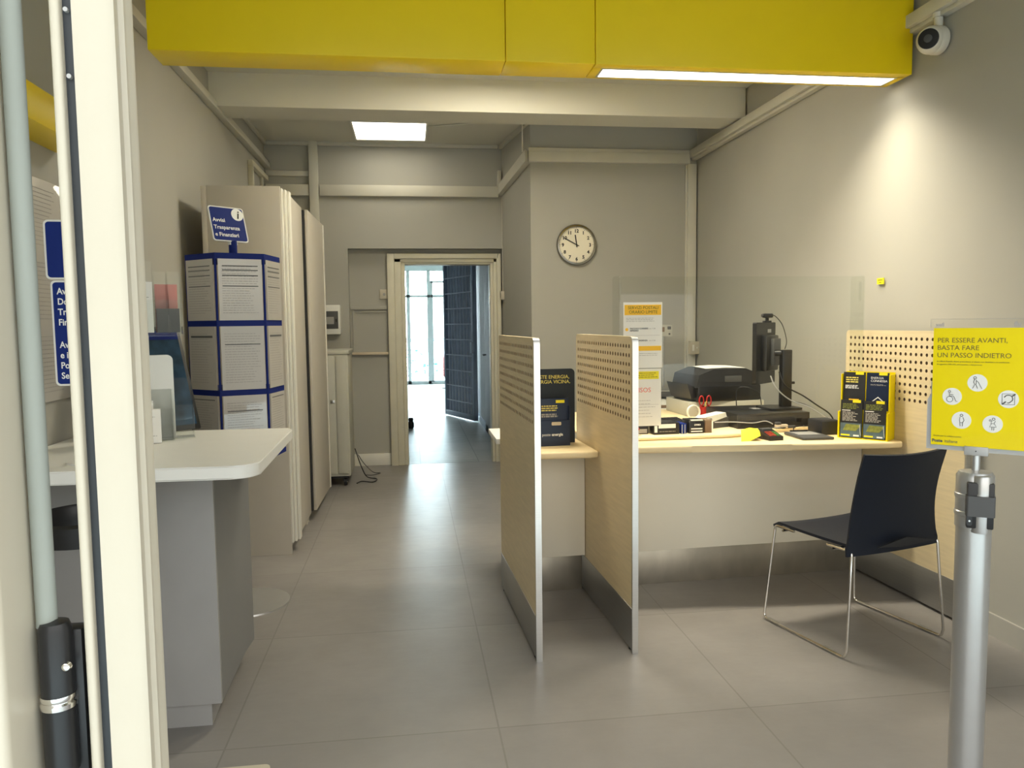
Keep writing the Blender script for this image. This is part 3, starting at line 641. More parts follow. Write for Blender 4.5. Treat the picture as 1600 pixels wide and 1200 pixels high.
# panel in its own frame: x along the panel width, +y away from its back
MB().prism(rrect(-.135, .135, .145, .505, .008), -.012, .012, 'y').xf(mx_).build('screen_panel', 'black', mo)
MB().box(-.075, .10, -.050, -.010, .22, .43, .01).xf(mx_).build('rear_housing', 'black', mo)
MB().box(.02, .07, -.0135, -.012, .445, .465).xf(mx_).build('rating_label', 'kiosk', mo)
MB().box(-.02, .085, -.068, -.049, .25, .41, .004).xf(mx_).build('mount_box', 'dgrey', mo)
MB().tube([(0, 0, .32), (-.03, .01, .325), (-.055, .03, .325)], .017, 10).build('arm', 'black', mo)
MB().cyl((.034, 0, .15), (.056, 0, .15), .008, seg=12).build('knob', 'black', mo)
wb = thing('webcam', 'small black webcam clipped on top of the monitor', 'webcam', L(1.645, 1.19, 1.407), DC)
MB().box(-.025, .035, -.018, .018, .028, .055, .008).build('body', 'black', wb)
MB().box(-.018, .022, -.02, .02, 0, .012, .003).box(-.006, .010, -.01, .01, .01, .03, .003).build('clip', 'black', wb)
MB().cyl((-.026, 0, .042), (-.032, 0, .042), .009, seg=16).build('lens', 'dgrey', wb)
def cable(pts, r, mt, label, name='cable'):
    cu = []
    P_ = [Vector(p) for p in pts]
    for i in range(len(P_)-1):
        p0, p1, p2, p3 = P_[max(i-1, 0)], P_[i], P_[i+1], P_[min(i+2, len(P_)-1)]
        for k in range(6):
            u = k/6; cu.append(.5*((2*p1)+(-p0+p2)*u+(2*p0-5*p1+4*p2-p3)*u*u+(-p0+3*p1-3*p2+p3)*u**3))
    cu.append(P_[-1])
    return tag(MB().tube(cu, r, 6).build(name, mt), label, 'cable')
cable([L(1.683, 1.19, 1.45), L(1.70, 1.18, 1.44), L(1.725, 1.15, 1.39), L(1.735, 1.12, 1.30), L(1.73, 1.13, 1.25)], .0025, 'black', 'thin black webcam cable hanging down beside the monitor')
cable([L(1.60, 1.05, 1.10), L(1.62, 1.02, 1.03), L(1.70, 1.00, .96), L(1.80, .97, .92), L(1.88, .92, .86), L(1.93, .90, .824)], .004, 'kiosk', 'grey monitor cable sagging from the monitor to the desk')
cable([L(1.67, 1.08, 1.12), L(1.69, 1.04, 1.04), L(1.80, 1.04, .98), L(1.86, 1.0, .93), L(1.92, .96, .88), L(1.95, .95, .824)], .0045, 'black', 'black cable from the monitor mount to the right end of the desk')
cable([L(1.78, 1.20, .94), L(1.85, 1.10, .92), L(1.90, 1.0, .87), L(1.93, .93, .825), L(1.84, .90, .823)], .004, 'black', 'black power cable curling down to the desk behind the black box')
cable([L(1.62, .87, .825), L(1.56, .84, .826), L(1.50, .86, .826), L(1.42, .84, .826), L(1.39, .79, .828), L(1.38, .745, .83)], .003, 'black', 'black cable winding from the card terminal along the desk edge')
cable([L(1.19, .90, .862), L(1.30, .885, .862), L(1.40, .87, .855), L(1.48, .88, .862), L(1.52, .87, .845)], .003, 'kiosk', 'grey cable running in front of the cash drawer')
cable([L(1.60, .79, .816), L(1.63, .83, .83), L(1.70, .86, .83), L(1.72, .89, .828), L(1.78, .88, .83)], .003, 'black', 'black signature tablet cable looping back over the desk')
cable([L(1.55, 1.36, .825), L(1.56, 1.40, .98), L(1.60, 1.37, 1.01), L(1.68, 1.34, .97), L(1.70, 1.335, .828)], .003, 'black', 'black cable looping between the printer and the monitor stand')
t = thing('cable_adapter', 'beige cable adapter with plugs lying in front of the cash drawer', 'adapter', L(1.56, .86, .821), DC)
MB().box(-.03, .04, -.012, .012, 0, .022, .003).build('body', 'wood2', t); MB().box(-.03, -.0, -.012, .012, .022, .036, .003).build('plug', 'dgrey', t); MB().box(.04, .09, -.008, .008, 0, .014, .003).build('plug', 'dgrey', t)
# pale device + printer
t = deskbox('document_device', 1.285, 1.80, 1.50, 1.88, .092, 'metalcab', 'flat pale grey device under the black printer', 'device')
MB().box(-.2, .2, -.1915, -.1895, .03, .034).build('slot', 'kiosk', t)
t = thing('printer', 'black desktop printer on top of the pale device at the back of the desk', 'printer', L(1.53, 1.66, .912), DC+.10)
MB().box(-.21, .24, -.17, .17, 0, .10, .01).build('base', 'black', t)
b = MB().prism([(-.22, .09), (.235, .09), (.225, .17), (.13, .205), (-.10, .205), (-.20, .17)], -.165, .165, 'y'); b.build('upper_body', 'blackm', t)
MB().prism([(-.27, .115), (-.20, .09), (-.20, .03), (-.24, .02)], -.14, .14, 'y').build('output_tray', 'black', t)
MB().grid([[(-.12, -.10, .207), (-.10, .10, .212)], [(.02, -.10, .210), (.02, .11, .216)], [(.16, -.11, .206), (.15, .10, .212)]], .002).build('paper_sheet', 'paper', t)
MB().box(-.02, .10, -.1665, -.164, .12, .16, .001).build('control_panel', 'dgrey', t)
t = thing('paper_stack', 'thin stack of white papers on the clerk desk left of the printer', 'papers', L(.86, 1.50, .82), DC+.3)
MB().box(0, .21, 0, .297, 0, .012).build('sheets', 'paper', t)
t = thing('keyboard', 'black keyboard lying on the clerk desk behind the notices', 'keyboard', L(.78, 1.10, .82), DC+.1)
MB().prism([(0, 0), (.15, 0), (.15, .028), (0, .014)], 0, .36, 'x').build('case', 'black', t)
kk = MB()
for i in range(15):
    for j in range(5): kk.box(.012+i*.0228, .030+i*.0228, .02+j*.024, .038+j*.024, .017+j*.0022, .023+j*.0022)
kk.build('keys', 'blackm', t); t.children[1]['kind'] = 'stuff'

# scale on the back table
t = thing('postal_scale', 'postal scale with raised grey display head on the back table', 'scale', (2.06, 6.10, .80))
MB().box(-.18, .18, -.16, .16, .02, .06, .006).build('base', 'dgrey', t); MB().box(-.17, .17, -.15, .15, .06, .07, .002).build('weighing_plate', 'alu', t)
MB().cyl((.05, .17, .0), (.05, .17, .50), .012).build('pole', 'silver', t)
hd = MB().box(-.05, .12, .13, .19, .495, .595, .006).build('display_head', 'metalcab', t)
MB().box(-.03, .05, .128, .131, .535, .575).build('display', 'hole', hd); MB().box(.075, .105, .128, .131, .555, .58).box(.085, .10, .128, .131, .51, .525).build('keys', 'dgrey', hd)
t = thing('framed_tray', 'dark framed tray with red edge on the table behind the desk', 'tray', L(1.42, 2.05, .80), DC)
MB().box(-.12, .12, -.1, .1, 0, .02, .002).build('tray', 'hole', t); MB().box(-.10, .10, -.08, .08, .02, .024).build('mat', 'white', t)
t.location = (1.83, 5.42, .80)
# switches, sockets
t = thing('wall_socket', 'cream switch box on the trunking in the alcove corner', 'switch', (2.55, 6.69, 1.125))
MB().box(-.055, .055, -.03, .03, 0, .115, .006).build('box', 'cream', t); MB().box(-.035, -.018, -.034, -.03, .03, .085).box(.005, .012, -.034, -.03, .05, .065).build('rocker', 'white', t)
t = thing('key_switch', 'small white switch plate beside the inner door frame above the moulding', 'switch', (-.245, 7.87, 1.68))
MB().box(-.045, .045, -.022, 0, 0, .095, .005).build('box', 'cream', t); MB().lathe([(0, 0), (.014, 0), (.014, .004), (0, .004)]).xf(Matrix.Translation((0, -.022, .045)) @ Matrix.Rotation(PI/2, 4, 'X')).build('key_dial', 'kiosk', t)
t = thing('door_contact', 'small cream sensor box hanging on the alcove side wall by the inner door', 'sensor', (.925, 7.73, 1.66))
MB().box(-.015, .028, -.03, .03, 0, .085, .005).build('box', 'cream', t); MB().box(-.0165, -.013, -.01, .006, .02, .065).build('slot', 'dgrey', t)
MB().cyl((.01, 0, .085), (.012, 0, 1.02), .004, seg=8).build('conduit', 'trunk', t)
t = thing('wall_tag', 'tiny yellow sticker on the right wall above the acrylic screen', 'sticker', (2.5575, 3.94, 1.61))
MB().box(-.004, 0, -.03, .03, 0, .033).build('sticker', 'yel_light', t); MB().box(-.0045, -.004, -.02, .02, .02, .024).box(-.0045, -.004, -.01, .01, .008, .012).build('print', 'inko', t)
t = thing('fuse_box', 'white wall fuse box with dark window above the grey metal cabinet', 'fuse box', (-.775, 7.75, 1.335))
MB().box(-.14, .11, -.10, 0, 0, .285, .008).build('housing', 'white', t); MB().box(-.12, .09, -.104, -.099, .055, .225, .002).build('window', 'dgrey', t)
MB().box(-.10, .05, -.1055, -.1035, .10, .17).build('breakers', 'kiosk', t); MB().box(.065, .082, -.11, -.103, .12, .15, .002).build('latch', 'black', t)

# low grey metal cabinet on castors
t = thing('metal_cabinet', 'low grey metal cabinet on black castors under the fuse box', 'cabinet', (-.545, 6.88, 0))
MB().box(-.55, 0, .0, .50, .09, 1.17, .004).build('body', 'metalcab', t)
MB().box(-.56, .012, -.012, .51, 1.17, 1.205, .005).build('top', 'metalcab', t)
MB().box(-.54, -.115, -.012, 0, .115, 1.155, .003).build('door', 'metalcab', t); MB().box(-.105, -.01, -.012, 0, .115, 1.155, .003).build('door', 'metalcab', t)
MB().box(-.155, -.12, -.018, -.012, .74, .77, .002).build('lock', 'alu', t)
MB().box(-.535, -.02, .02, .47, .07, .09).build('plinth', 'black', t)
for x, y in ((-.05, .05), (-.5, .05), (-.05, .45), (-.5, .45)):
    c = MB().cyl((x-.012, y, .035), (x+.012, y, .035), .035).box(x-.02, x+.02, y-.015, y+.015, .04, .075).build('castor', 'black', t)
    MB().cyl((x+.012, y, .035), (x+.0135, y, .035), .012).build('hub', 'alu', c)
cable([(-.52, 7.1, .30), (-.47, 7.15, .12), (-.42, 7.17, .02), (-.33, 7.12, .008), (-.36, 6.98, .008), (-.46, 7.03, .008), (-.50, 6.95, .008)], .005, 'black', 'black cable lying coiled on the floor beside the metal cabinet')
cable([(-.51, 7.35, .20), (-.46, 7.42, .10), (-.38, 7.45, .01), (-.31, 7.40, .008), (-.38, 7.30, .010), (-.45, 7.32, .01)], .004, 'dgrey', 'thinner dark cable looping on the floor beside the metal cabinet')

# ------------------------------------------------------------------ tall cupboards along the left wall
t = thing('tall_cupboard', 'tall beige cupboard nearest the notice totem', 'cupboard', (-.757, 4.85, 0))
MB().box(-.425, 0, 0, .02, 0, 2.26, .001).build('side_panel', 'cup', t)
MB().box(-.425, -.03, .02, .75, .0, .10).box(-.425, -.02, .02, .75, 2.24, 2.26).box(-.425, -.41, .02, .75, .1, 2.24).box(-.425, 0, .73, .75, 0, 2.26).build('carcass', 'cup', t)
MB().box(-.455, -.426, -.003, .02, .0, 2.255, .001).build('rear_post', 'cup', t)
MB().box(0, .010, .012, .10, .07, 2.25, .001).box(.012, .026, .05, .12, .07, 2.248, .001).box(.028, .042, .09, .16, .07, 2.246, .001).build('folded_door_edges', 'cupedge', t)
MB().box(.005, .022, .16, .785, .07, 2.246, .001).build('door', 'cup', t)
t = thing('tall_cupboard', 'tall beige cupboard farther along the left wall with slightly open door', 'cupboard', (-.757, 5.66, 0))
MB().box(-.425, 0, .0, .02, 0, 2.26).box(-.425, 0, .98, 1.0, 0, 2.26).box(-.425, -.02, .02, .98, 2.24, 2.26).box(-.425, -.03, .02, .98, 0, .1).box(-.425, -.41, .02, .98, .1, 2.24).build('carcass', 'cup', t)
MB().box(.001, .034, -.010, .018, .08, 2.235).build('gap_shade_strip', 'blackm', t)  # black strip standing in for the shade in the gap between the doors
MB().box(.0, .020, 0, .80, .08, 2.24, .001).xf(Matrix.Translation((.036, .02, 0)) @ Matrix.Rotation(-.02, 4, 'Z')).build('door', 'cup', t)
MB().box(.0, .024, .80, .83, .08, 2.235, .001).xf(Matrix.Translation((.038, .02, 0)) @ Matrix.Rotation(-.02, 4, 'Z')).build('door_edge', 'cupedge', t)
MB().box(-.004, .004, .2, .202, 1.0, 1.2).build('hinge_strip', 'black', t)

# ------------------------------------------------------------------ notice totem (hexagonal)
TC = Vector((-.862, 4.02, 0)); rr_ = Vector((.978, .21, 0)); tw_ = Vector((.21, -.978, 0)); RH = .222
t = thing('notice_totem', 'tall revolving notice totem with blue bands and paper sheets beside the cupboard', 'notice stand', TC)
MB().lathe([(0, 0), (.215, 0), (.213, .008), (.02, .014), (0, .014)], seg=48).build('base_plate', 'silver', t)
MB().cyl((0, 0, .012), (0, 0, 1.765), .022).build('pole', 'silver', t)
hv = [rr_*math.cos(math.radians(a))*RH + tw_*math.sin(math.radians(a))*RH for a in (52, 112, 172, 232, 292, 352)]
for z in (1.755, 1.437, 1.105, .785):
    MB().prism([tuple(v.xy*1.01) for v in hv][::-1], z-.014, z+.014).build('blue_band', 'blue', t)
for k in range(6):
    v = hv[k]; MB().cyl((v.x*.985, v.y*.985, .80), (v.x*.985, v.y*.985, 1.755), .006, seg=8).build('corner_rod', 'blue', t)
rnd = random.Random(11)
for ti, (zt, zb) in enumerate(((1.741, 1.451), (1.423, 1.119), (1.091, .799))):
    for k in (5, 0, 1):   # three faces toward the room (the others face away)
        p, q_ = hv[k], hv[(k+1) % 6]
        a0, a1 = (p, q_); mid = (a0+a1)/2; ex = (a0-a1).normalized(); 
        if ex.x < 0: ex = -ex
        nrm = mid.normalized(); wd = (a0-a1).length
        s = MB().box(-wd/2+.012, wd/2-.012, -.003, 0, 0, zt-zb)
        mtx = Matrix((ex, -nrm, Vector((0, 0, 1)))).transposed().to_4x4(); mtx.translation = mid + Vector((0, 0, zb)) + nrm*.004
        s.xf(mtx); so = s.build('notice_page', 'sheet', t)
        pr = MB(); word_lines(pr, -wd/2+.028, wd/2-.028, .03, zt-zb-.03, 20, -.003, .0028, rnd, .3); pr.xf(mtx).build('small_print', 'inkg', so)
        hb = MB()
        for z in ([.21, .235, .16, .255] if ti == 0 else [.215] if k == 0 else [.03, .27] if ti == 2 else [.25]):
            hb.box(-wd/2+.03, wd/2-.03, -.0042, -.0034, z, z+(.010 if z == .03 or z == .25 else .004))
        hb.xf(mtx).build('heading_bar', 'ink', so)
MB().cyl((0, 0, 1.76), (0, 0, 1.845), .020).build('sign_stem', 'blue', t)
def info_sign(parent, mtx, lines, wd=.275, ht=.205, icon=True, lsz=.034):
    MB().prism(rrect(-wd/2, wd/2, 0, ht, .014), 0, .006, 'y').xf(mtx).build('sign_edge', 'white', parent)
    f = MB().prism(rrect(-wd/2+.006, wd/2-.006, .006, ht-.006, .010), -.001, .001, 'y').xf(mtx).build('sign_face', 'bluesign', parent)
    for i, s_ in enumerate(lines):
        o = text('sign_text', s_, lsz, (0, 0, 0), 'inkw', f, bold=.0005); o.matrix_local = mtx @ Matrix.Translation((-wd/2+.013, -.0016, ht*.55-i*lsz*1.36)) @ Matrix.Rotation(PI/2, 4, 'X')
    if icon:
        MB().lathe([(0, 0), (wd*.17, 0), (wd*.17, .001), (0, .001)]).xf(mtx @ Matrix.Translation((wd/2-wd*.20, -.0012, ht-wd*.20)) @ Matrix.Rotation(PI/2, 4, 'X')).build('info_disc', 'inkw', f)
        o = text('info_letter', 'i', wd*.32, (0, 0, 0), 'black', f, bold=.0010, shear=.2, align='CENTER'); o.matrix_local = mtx @ Matrix.Translation((wd/2-wd*.20, -.0026, ht-wd*.31)) @ Matrix.Rotation(PI/2, 4, 'X')
    return f
info_sign(t, Matrix.Translation((.0, -.02, 1.84)) @ Matrix.Rotation(.721, 4, 'Z') @ Matrix.Rotation(-.284, 4, 'X'), ['Avvisi', 'Trasparenza', 'e Finanziari'], wd=.187, ht=.182, lsz=.0275)
MB().box(-.02, .02, -.012, .012, 1.825, 1.850).xf(Matrix.Rotation(.721, 4, 'Z')).build('sign_clamp', 'white', t)

# ------------------------------------------------------------------ grey writing kiosk with white top
t = thing('writing_kiosk', 'grey standing desk with white laminate top behind the front door frame', 'desk', (0, 0, 0))
tp = [(-1.335, 2.46), (-.56, 2.455)] + [(-.56+.075*math.sin(a), 2.53-.075*math.cos(a)) for a in [k*PI/12 for k in range(1, 7)]] + [(-.497, 3.30), (-.52, 3.345), (-1.335, 3.36)]
b = MB().prism(tp, .948, .99); bmesh.ops.bevel(b.bm, geom=[e for e in b.bm.edges if abs(e.verts[0].co.z-e.verts[1].co.z) < 1e-5], offset=.004, segments=2, affect='EDGES'); b.build('top', 'white', t)
MB().prism([(-.905, 2.76), (-.692, 2.76), (-.692, 2.775), (-.905, 2.775)], .085, .94).build('front_panel', 'kiosk', t)
MB().prism([(-.905, 2.776), (-.692, 2.776), (-.70, 3.20), (-.69, 3.33), (-.905, 3.33)], .085, .935).build('body', 'kioskd', t)
MB().prism([(-.89, 2.775), (-.73, 2.775), (-.755, 3.25), (-.89, 3.25)], 0, .085).build('plinth', 'kiosk', t)
MB().box(-1.30, -.907, 2.84, 3.28, 0, .945, .001).build('side_body', 'kiosk', t)
MB().lathe([(0, .936), (.19, .936), (.19, .948), (0, .948)], (-.87, 2.80, 0), seg=40).build('mounting_disc', 'wood2', t)
# black ring bin stand in front of it
t = thing('bin_stand', 'black ring waste bag stand in front of the writing desk, seen through the door gap', 'bin', (-.972, 2.43, 0))
MB().lathe([(.150, .80), (.163, .80), (.168, .86), (.155, .868), (.150, .86), (.150, .80)], seg=48).build('ring', 'black', t)
for a in (2.9, .8, -1.2): MB().cyl((.155*math.cos(a), .155*math.sin(a), .02), (.155*math.cos(a), .155*math.sin(a), .82), .005, seg=8).build('leg', 'black', t)
MB().lathe([(0, 0), (.17, 0), (.17, .02), (.0, .03)], seg=40).build('base', 'blackm', t)
# flag sign on the desk
t = thing('information_sign', 'blue and white information sign on a slim post seen through the door gap', 'sign', (-1.03, 2.62, .99))
MB().cyl((0, .012, 0), (0, .012, .95), .010).build('post', 'white', t); MB().lathe([(0, 0), (.07, 0), (.07, .006), (0, .01)]).build('foot', 'white', t)
mtx = Matrix.Translation((.02, -.01, .585)) @ Matrix.Rotation(math.radians(5), 4, 'Z')
info_sign(t, mtx @ Matrix.Translation((-.015, 0, 0)), [], wd=.20, ht=.185, icon=False)
f = info_sign(t, mtx @ Matrix.Translation((-.004, 0, -.335)), [], wd=.20, ht=.332, icon=False)
for i, s_ in enumerate(['Avvisi', 'Documenti', 'Trasparenza', 'Finanziari', '', 'Avvisi', 'e informazioni', 'Portalettere', 'Servizi']):
    if s_:
        o = text('sign_text', s_, .028, (0, 0, 0), 'inkw', f, bold=.0006); o.matrix_local = mtx @ Matrix.Translation((-.086, -.0018, -.046-i*.0325-(.006 if i > 4 else 0))) @ Matrix.Rotation(PI/2, 4, 'X') @ Matrix.Scale(.85, 4, (1, 0, 0))
nb = thing('notice_board', 'notice sheets in a clear board on the left wall behind the flag sign', 'notice board', (-1.343, 3.1, 1.15))
MB().box(0, .012, -.25, .55, 0, .82, .003).build('board', 'sheet', nb)
for k in range(3):
    for j in range(2):
        pr = MB(); word_lines(pr, -.10, .10, 0, .22, 14, 0, .003); pr.xf(Matrix.Translation((.0125, -.02+j*.3, .03+k*.27)) @ Matrix.Rotation(PI/2, 4, 'Z')).build('printed_text', 'inkg', nb)

# leaflet dispenser stand on the desk
LS = (-.985, 3.08, .99)
t = thing('leaflet_stand', 'white leaflet stand with clear acrylic pockets on the writing desk', 'leaflet stand', LS, math.radians(20))
MB().prism(rrect(-.18, .085, 0, .325, .02, corners=(0, 0, 1, 1)), .02, .045, 'y').build('back_panel', 'white', t)
MB().box(-.03, .005, .03, .05, .30, .40).build('post', 'white', t)
def pocket(x0, x1, y0, y1, z0, h1, h2, par, nm_='pocket'):
    b = MB().box(x0, x1, y1-.002, y1, z0, z0+h2).box(x0, x1, y0, y0+.002, z0, z0+h1).box(x0, x1, y0, y1, z0, z0+.003)
    b.prism([(y0, z0), (y1, z0), (y1, z0+h2), (y0, z0+h1)], x0, x0+.002, 'x').prism([(y0, z0), (y1, z0), (y1, z0+h2), (y0, z0+h1)], x1-.002, x1, 'x')
    return b.build(nm_, 'glass', par)
pocket(.0, .075, -.055, .02, .004, .12, .19, t); pocket(.078, .15, -.03, .04, .004, .13, .23, t); pocket(-.11, -.004, -.035, .02, .004, .12, .19, t)
pocket(-.07, .028, -.03, .05, .405, .13, .28, t); pocket(.030, .075, -.03, .05, .405, .13, .24, t); pocket(.077, .125, -.03, .05, .405, .13, .24, t)
MB().box(-.09, .13, -.035, .055, .395, .404, .002).build('tray', 'glass', t)
bpy.context.view_layer.update(); MWX = Matrix.Translation(LS) @ Matrix.Rotation(math.radians(20), 4, 'Z')
def leaf(x, y, z, wd, h, dp, mt, label, cat='leaflet', pr_=True):
    o = thing('leaflet', label, cat, MWX @ Vector((x, y, z)), math.radians(20))
    MB().box(0, wd, 0, dp, 0, h).build('cards', mt, o)
    if pr_: word_lines(MB(), .008, wd-.008, .02, h-.02, 6, 0, .002, ragged=.5).build('print', 'inkg', o)
    return o
leaf(-.070, -.095, .002, .098, .125, .03, 'paper', 'white slips stacked upright in front of the leaflet stand on the writing desk')
leaf(-.085, -.063, .002, .090, .155, .02, 'paper', 'taller white cards right behind the white slips on the writing desk')
leaf(-.065, -.022, .412, .088, .19, .03, 'paper', 'white forms in the upper left pocket of the leaflet stand')
leaf(.004, .008, .412, .080, .185, .012, 'pink', 'pink leaflet behind the upper right pockets of the leaflet stand', pr_=False).location = MWX @ Vector((.034, .051, .412))
leaf(.004, .051, .412, .08, .09, .006, 'dgrey', 'dark leaflet low in the upper right pockets of the leaflet stand', pr_=False).location = MWX @ Vector((.034, -.018, .412))
t = thing('display_board', 'dark blue display board with black frame leaning behind the leaflet stand', 'display board', (-1.01, 3.26, .998), math.radians(40))
qq = Matrix.Rotation(math.radians(-22), 4, 'X')
MB().box(-.19, .17, 0, .014, 0, .46, .003).xf(qq).build('frame', 'black', t); MB().box(-.175, .155, -.001, .001, .02, .44).xf(qq).build('poster', 'tablet', t)
MB().box(-.175, .155, -.002, 0, .40, .44).xf(qq).build('blue_band', 'blue', t)
MB().prism([(.02, .0), (.10, 0), (.10, .006), (.09, .20), (.085, .20), (.09, .01)], -.01, .01, 'x').build('prop', 'black', t)

# ------------------------------------------------------------------ chair
t = thing('visitor_chair', 'dark navy plastic chair with chrome sled legs facing the counter', 'chair', (1.985, 3.222, 0), math.radians(14.5))
W, D_ = .283, .252
for s_ in (-1, 1):
    pts = []
    def arc(c, r, a0, a1, n=6):
        return [(c[0]+r*math.cos(a0+(a1-a0)*k/n), c[1]+r*math.sin(a0+(a1-a0)*k/n)) for k in range(n+1)]
    side = [(-.10, .452), (-.215, .455)] + arc((-.215, .435), .02, PI/2, PI*.97) + [(-.252, .04)] + arc((-.225, .030), .022, PI, 1.5*PI) + [(.225, .008)] + arc((.232, .030), .022, 1.5*PI, 2*PI) + [(.228, .435)] + arc((.208, .438), .02, 0, PI/2) + [(.10, .458)]
    X_ = [(W-.035 if z > .44 else W-.035+.035*(.44-z)/.44) for (y, z) in side]
    MB().tube([(s_*x, y, z) for x, (y, z) in zip(X_, side)], .0062, 10).build('sled_leg', 'chrome', t)
    for yy in (-.16, .19): MB().box(s_*W-.010, s_*W+.010, yy-.035, yy+.035, 0, .018, .004).build('glide', 'glass', t)
MB().tube([(-W+.03, .17, .445), (W-.03, .17, .445)], .006, 8).build('cross_rail', 'chrome', t); MB().tube([(-W+.03, -.13, .440), (W-.03, -.13, .440)], .006, 8).build('cross_rail', 'chrome', t)
rows = []
for j in range(13):
    v = j/12; y = -.235+v*.485; row = []
    for i in range(15):
        u = i/14*2-1; hw = .240+.012*math.sin(PI*v)
        z = .472 - .012*math.sin(PI*v)*(1-u*u) + .006*abs(u)**3 - (.022*max(0, (v-.9)/.1)**2)
        row.append((u*hw, y, z))
    rows.append(row)
MB().grid(rows, .012).build('seat', 'navy', t)
rows = []
for j in range(15):
    v = j/14; z = .435+v*.435; row = []
    hw = .262 - .012*math.sin(PI*min(1, v*1.1)) - .028*v
    if v < .12: hw = .262
    for i in range(17):
        u = i/16*2-1
        y = -.235 - .055*v**1.3 - .030*(1-u*u)*(.5+.5*v) + .02*math.sin(PI*v)
        zz = z - .010*(1-u*u)*max(0, v-.75)/.25
        row.append((u*hw-.012, y, zz))
    rows.append(row)
bk = MB().grid(rows, .010).build('backrest', 'navy', t)
MB().prism([(-.16, 0), (0, .028), (.16, 0), (0, -.012)], -.0, .006, 'y').xf(Matrix.Translation((0, -.288, .475))).build('hand_slot', 'blackm', t)

# ------------------------------------------------------------------ queue post with sign holder
t = thing('barrier_post', 'silver belt barrier post with dark belt cassette at the front right', 'barrier post', (1.393, 1.734, 0))
MB().lathe([(0, 0), (.17, 0), (.175, .01), (.16, .022), (.06, .03), (.043, .04), (.043, .05), (0, .05)], seg=48).build('base_plate', 'silver', t)
MB().cyl((0, 0, .04), (0, 0, .93), .0395, seg=40).build('tube', 'silver', t)
MB().lathe([(.0395, .898), (.0425, .899), (.0425, .928), (.0445, .930), (.0445, .939), (.0425, .941), (.0425, .972), (.0445, .974), (.0445, .983), (.0425, .985), (.0425, 1.028), (.036, 1.038), (.012, 1.041), (0, 1.041)], seg=40).build('head', 'silver', t)
cs = Matrix.Rotation(math.radians(-32), 4, 'Z')
MB().box(-.022, .036, -.053, -.030, .905, 1.018, .003).xf(cs).build('belt_cassette', 'black', t)
MB().lathe([(0, .985), (.0205, .985), (.0205, 1.030), (.018, 1.034), (0, 1.034)], (.012, -.036, 0), seg=28).xf(cs).build('release_cap', 'silver', t)
MB().lathe([(0, .893), (.0200, .893), (.0205, .895), (.0205, .99), (0, .99)], (.010, -.036, 0), seg=28).xf(cs).build('end_piece', 'silver', t)
MB().prism(rrect(-.024, .038, -.060, -.030, .006), .936, .986).xf(cs).build('belt_loop', 'dgrey', t)
sl = MB().prism(rrect(-.022, -.010, .912, .945, .005), -.056, -.044, 'y').xf(cs).build('screw_lug', 'black', t)
MB().cyl((-.016, -.056, .924), (-.016, -.0575, .924), .0022, seg=10).xf(cs).build('screw', 'alu', sl)
MB().cyl((0, 0, 1.038), (0, 0, 1.0785), .0095).build('neck', 'silver', t)
sg = thing('queue_sign', 'yellow courtesy sign PER ESSERE AVANTI in a grey holder on the barrier post', 'sign', (1.393, 1.734, 1.0785))
sg.rotation_euler = (.02, .0, -.80)
MB().box(-.026, .026, -.006, .009, 0, .022, .001).build('clamp', 'greyframe', sg); MB().cyl((0, -.0062, .011), (0, -.0075, .011), .0016, seg=10).build('clamp_screw', 'black', sg)
MB().prism([(-.112, .008), (.112, .008), (.112, .135), (.104, .15), (.104, .18), (-.104, .18), (-.104, .15), (-.112, .135)], .002, .006, 'y').build('back_plate', 'greyframe', sg)
MB().prism(rrect(-.108, .108, .012, .340, .003), -.0055, -.004, 'y').build('front_acrylic', 'film', sg)
MB().tube([(-.1075, -.005, .32), (-.1075, -.005, .3395), (.1075, -.005, .3395), (.1075, -.005, .32)], .0006, 6).build('top_edge', 'greyframe', sg)
pp = MB().box(-.101, .101, -.002, .0, .0, .297).xf(Matrix.Translation((0, 0, .020))).build('poster', 'yel_paper', sg)
def stx(s_, size, x, z, mt='inko', **k): return text('poster_text', s_, size, (x*.96, -.0024, z*1.035-.012), mt, pp, **k)
stx('PER ESSERE AVANTI,', .0168, -.096, .283); stx('BASTA FARE', .0168, -.096, .265); stx('UN PASSO INDIETRO', .0168, -.096, .247)
stx('In Ufficio Postale diamo precedenza ai clienti con disabilit\u00e0 e in condizione', .0048, -.096, .2355, sx=1.08); stx('di oggettiva difficolt\u00e0, permanente o temporanea', .0048, -.096, .2285, sx=1.05)
stx('Grazie per la collaborazione', .0055, -.100, .052); stx('Poste', .0105, -.1025, .038, 'ink', bold=.0004); stx('italiane', .0105, -.0735, .038, 'ink')
text('holder_text', 'xefi', .013, (-.096, -.006, .3215), 'inkg', sg, bold=.0004); text('holder_text', 'flu', .015, (.070, -.006, .3215), 'inkg', sg, bold=.0006, shear=.1)
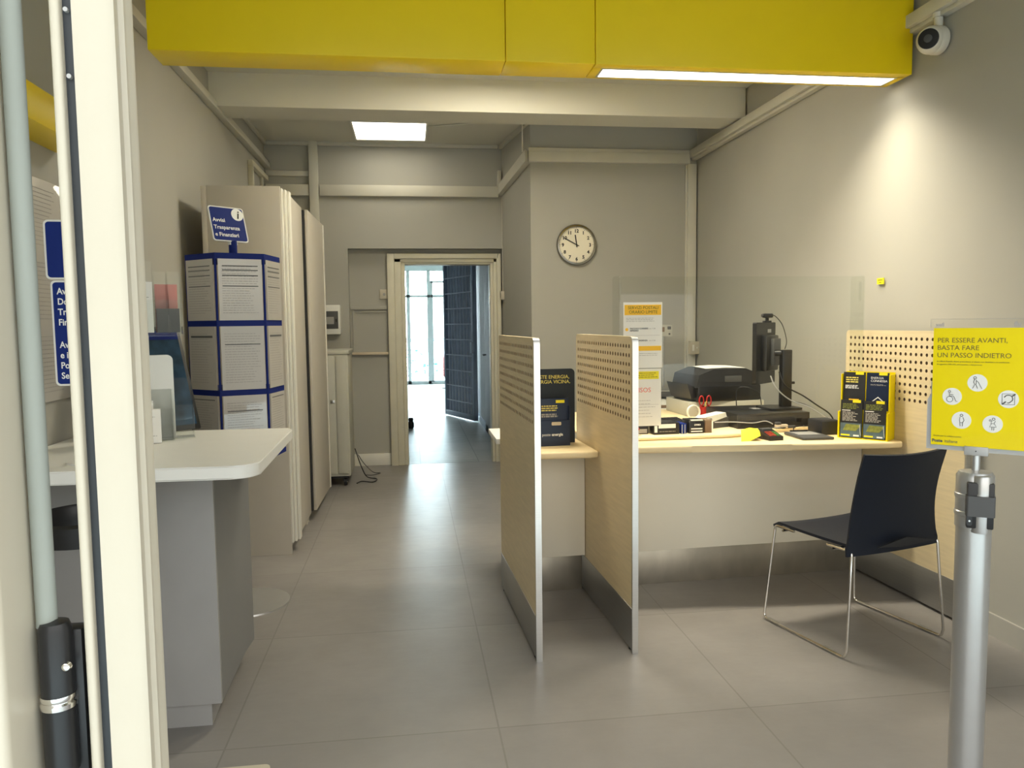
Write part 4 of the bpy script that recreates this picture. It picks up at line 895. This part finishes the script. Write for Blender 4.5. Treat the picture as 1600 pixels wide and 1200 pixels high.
def ic(cx, cz, strokes, nm_):
    cz = cz*1.035-.012
    d = MB().lathe([(0, 0), (.0215, 0), (.0215, .0008), (0, .0008)], seg=40).xf(Matrix.Translation((cx, -.002, cz)) @ Matrix.Rotation(PI/2, 4, 'X')).build('icon_disc', 'inkw', pp)
    b = MB()
    for st, r in strokes: b.tube([(cx+x, -.0031, cz+z) for x, z in st], r, 5)
    b.build(nm_, 'ink', d)
def circ(x, z, r, n=12, a0=0, a1=2*PI): return [(x+r*math.cos(a0+(a1-a0)*k/n), z+r*math.sin(a0+(a1-a0)*k/n)) for k in range(n+1)]
T_ = .0007
ic(-.002, .187, [(circ(-.005, .0125, .003), T_), ([(-.006, .009), (-.008, .001), (-.005, -.004), (-.010, -.014)], T_), ([(-.003, .008), (-.002, .000), (-.003, -.004), (.001, -.014)], T_), ([(-.003, .006), (.002, .002), (.010, -.014)], T_)], 'cane_walker_icon')
ic(-.056, .152, [(circ(-.006, .0125, .0025), T_), (circ(-.005, -.007, .007, 16), T_), ([(-.006, .009), (-.006, .001), (.004, .0), (.009, -.012), (.012, -.012)], T_), ([(-.005, .005), (.003, .004)], T_)], 'wheelchair_icon')
ic(.064, .151, [([(-.013, -.013), (.013, -.013), (.013, .013), (-.013, .013), (-.013, -.013)], T_), (circ(.0, .001, .009, 12, -.6, 2.8), T_*1.6), ([(.007, -.004), (.002, -.009), (-.002, -.009)], T_*1.6), ([(-.013, -.013), (-.005, -.006)], .0018), ([(.008, .008), (.014, .013)], .0018)], 'hearing_icon')
ic(-.034, .095, [(circ(0, .0125, .003), T_), ([(-.003, .008), (-.004, .0), (-.003, -.006), (-.0025, -.015)], T_), ([(.003, .008), (.006, .0), (.003, -.006), (.0025, -.015)], T_), ([(-.003, -.006), (.003, -.006)], T_)], 'expectant_mother_icon')
ic(.033, .090, [(circ(.002, .0125, .003), T_), (circ(-.005, .009, .002), T_), ([(-.001, .008), (-.004, .002), (.003, .001), (.006, .008)], T_), ([(-.002, .001), (-.006, -.007), (.008, -.007), (.004, .001)], T_), ([(-.001, -.007), (-.001, -.015)], T_), ([(.003, -.007), (.003, -.015)], T_)], 'parent_and_child_icon')
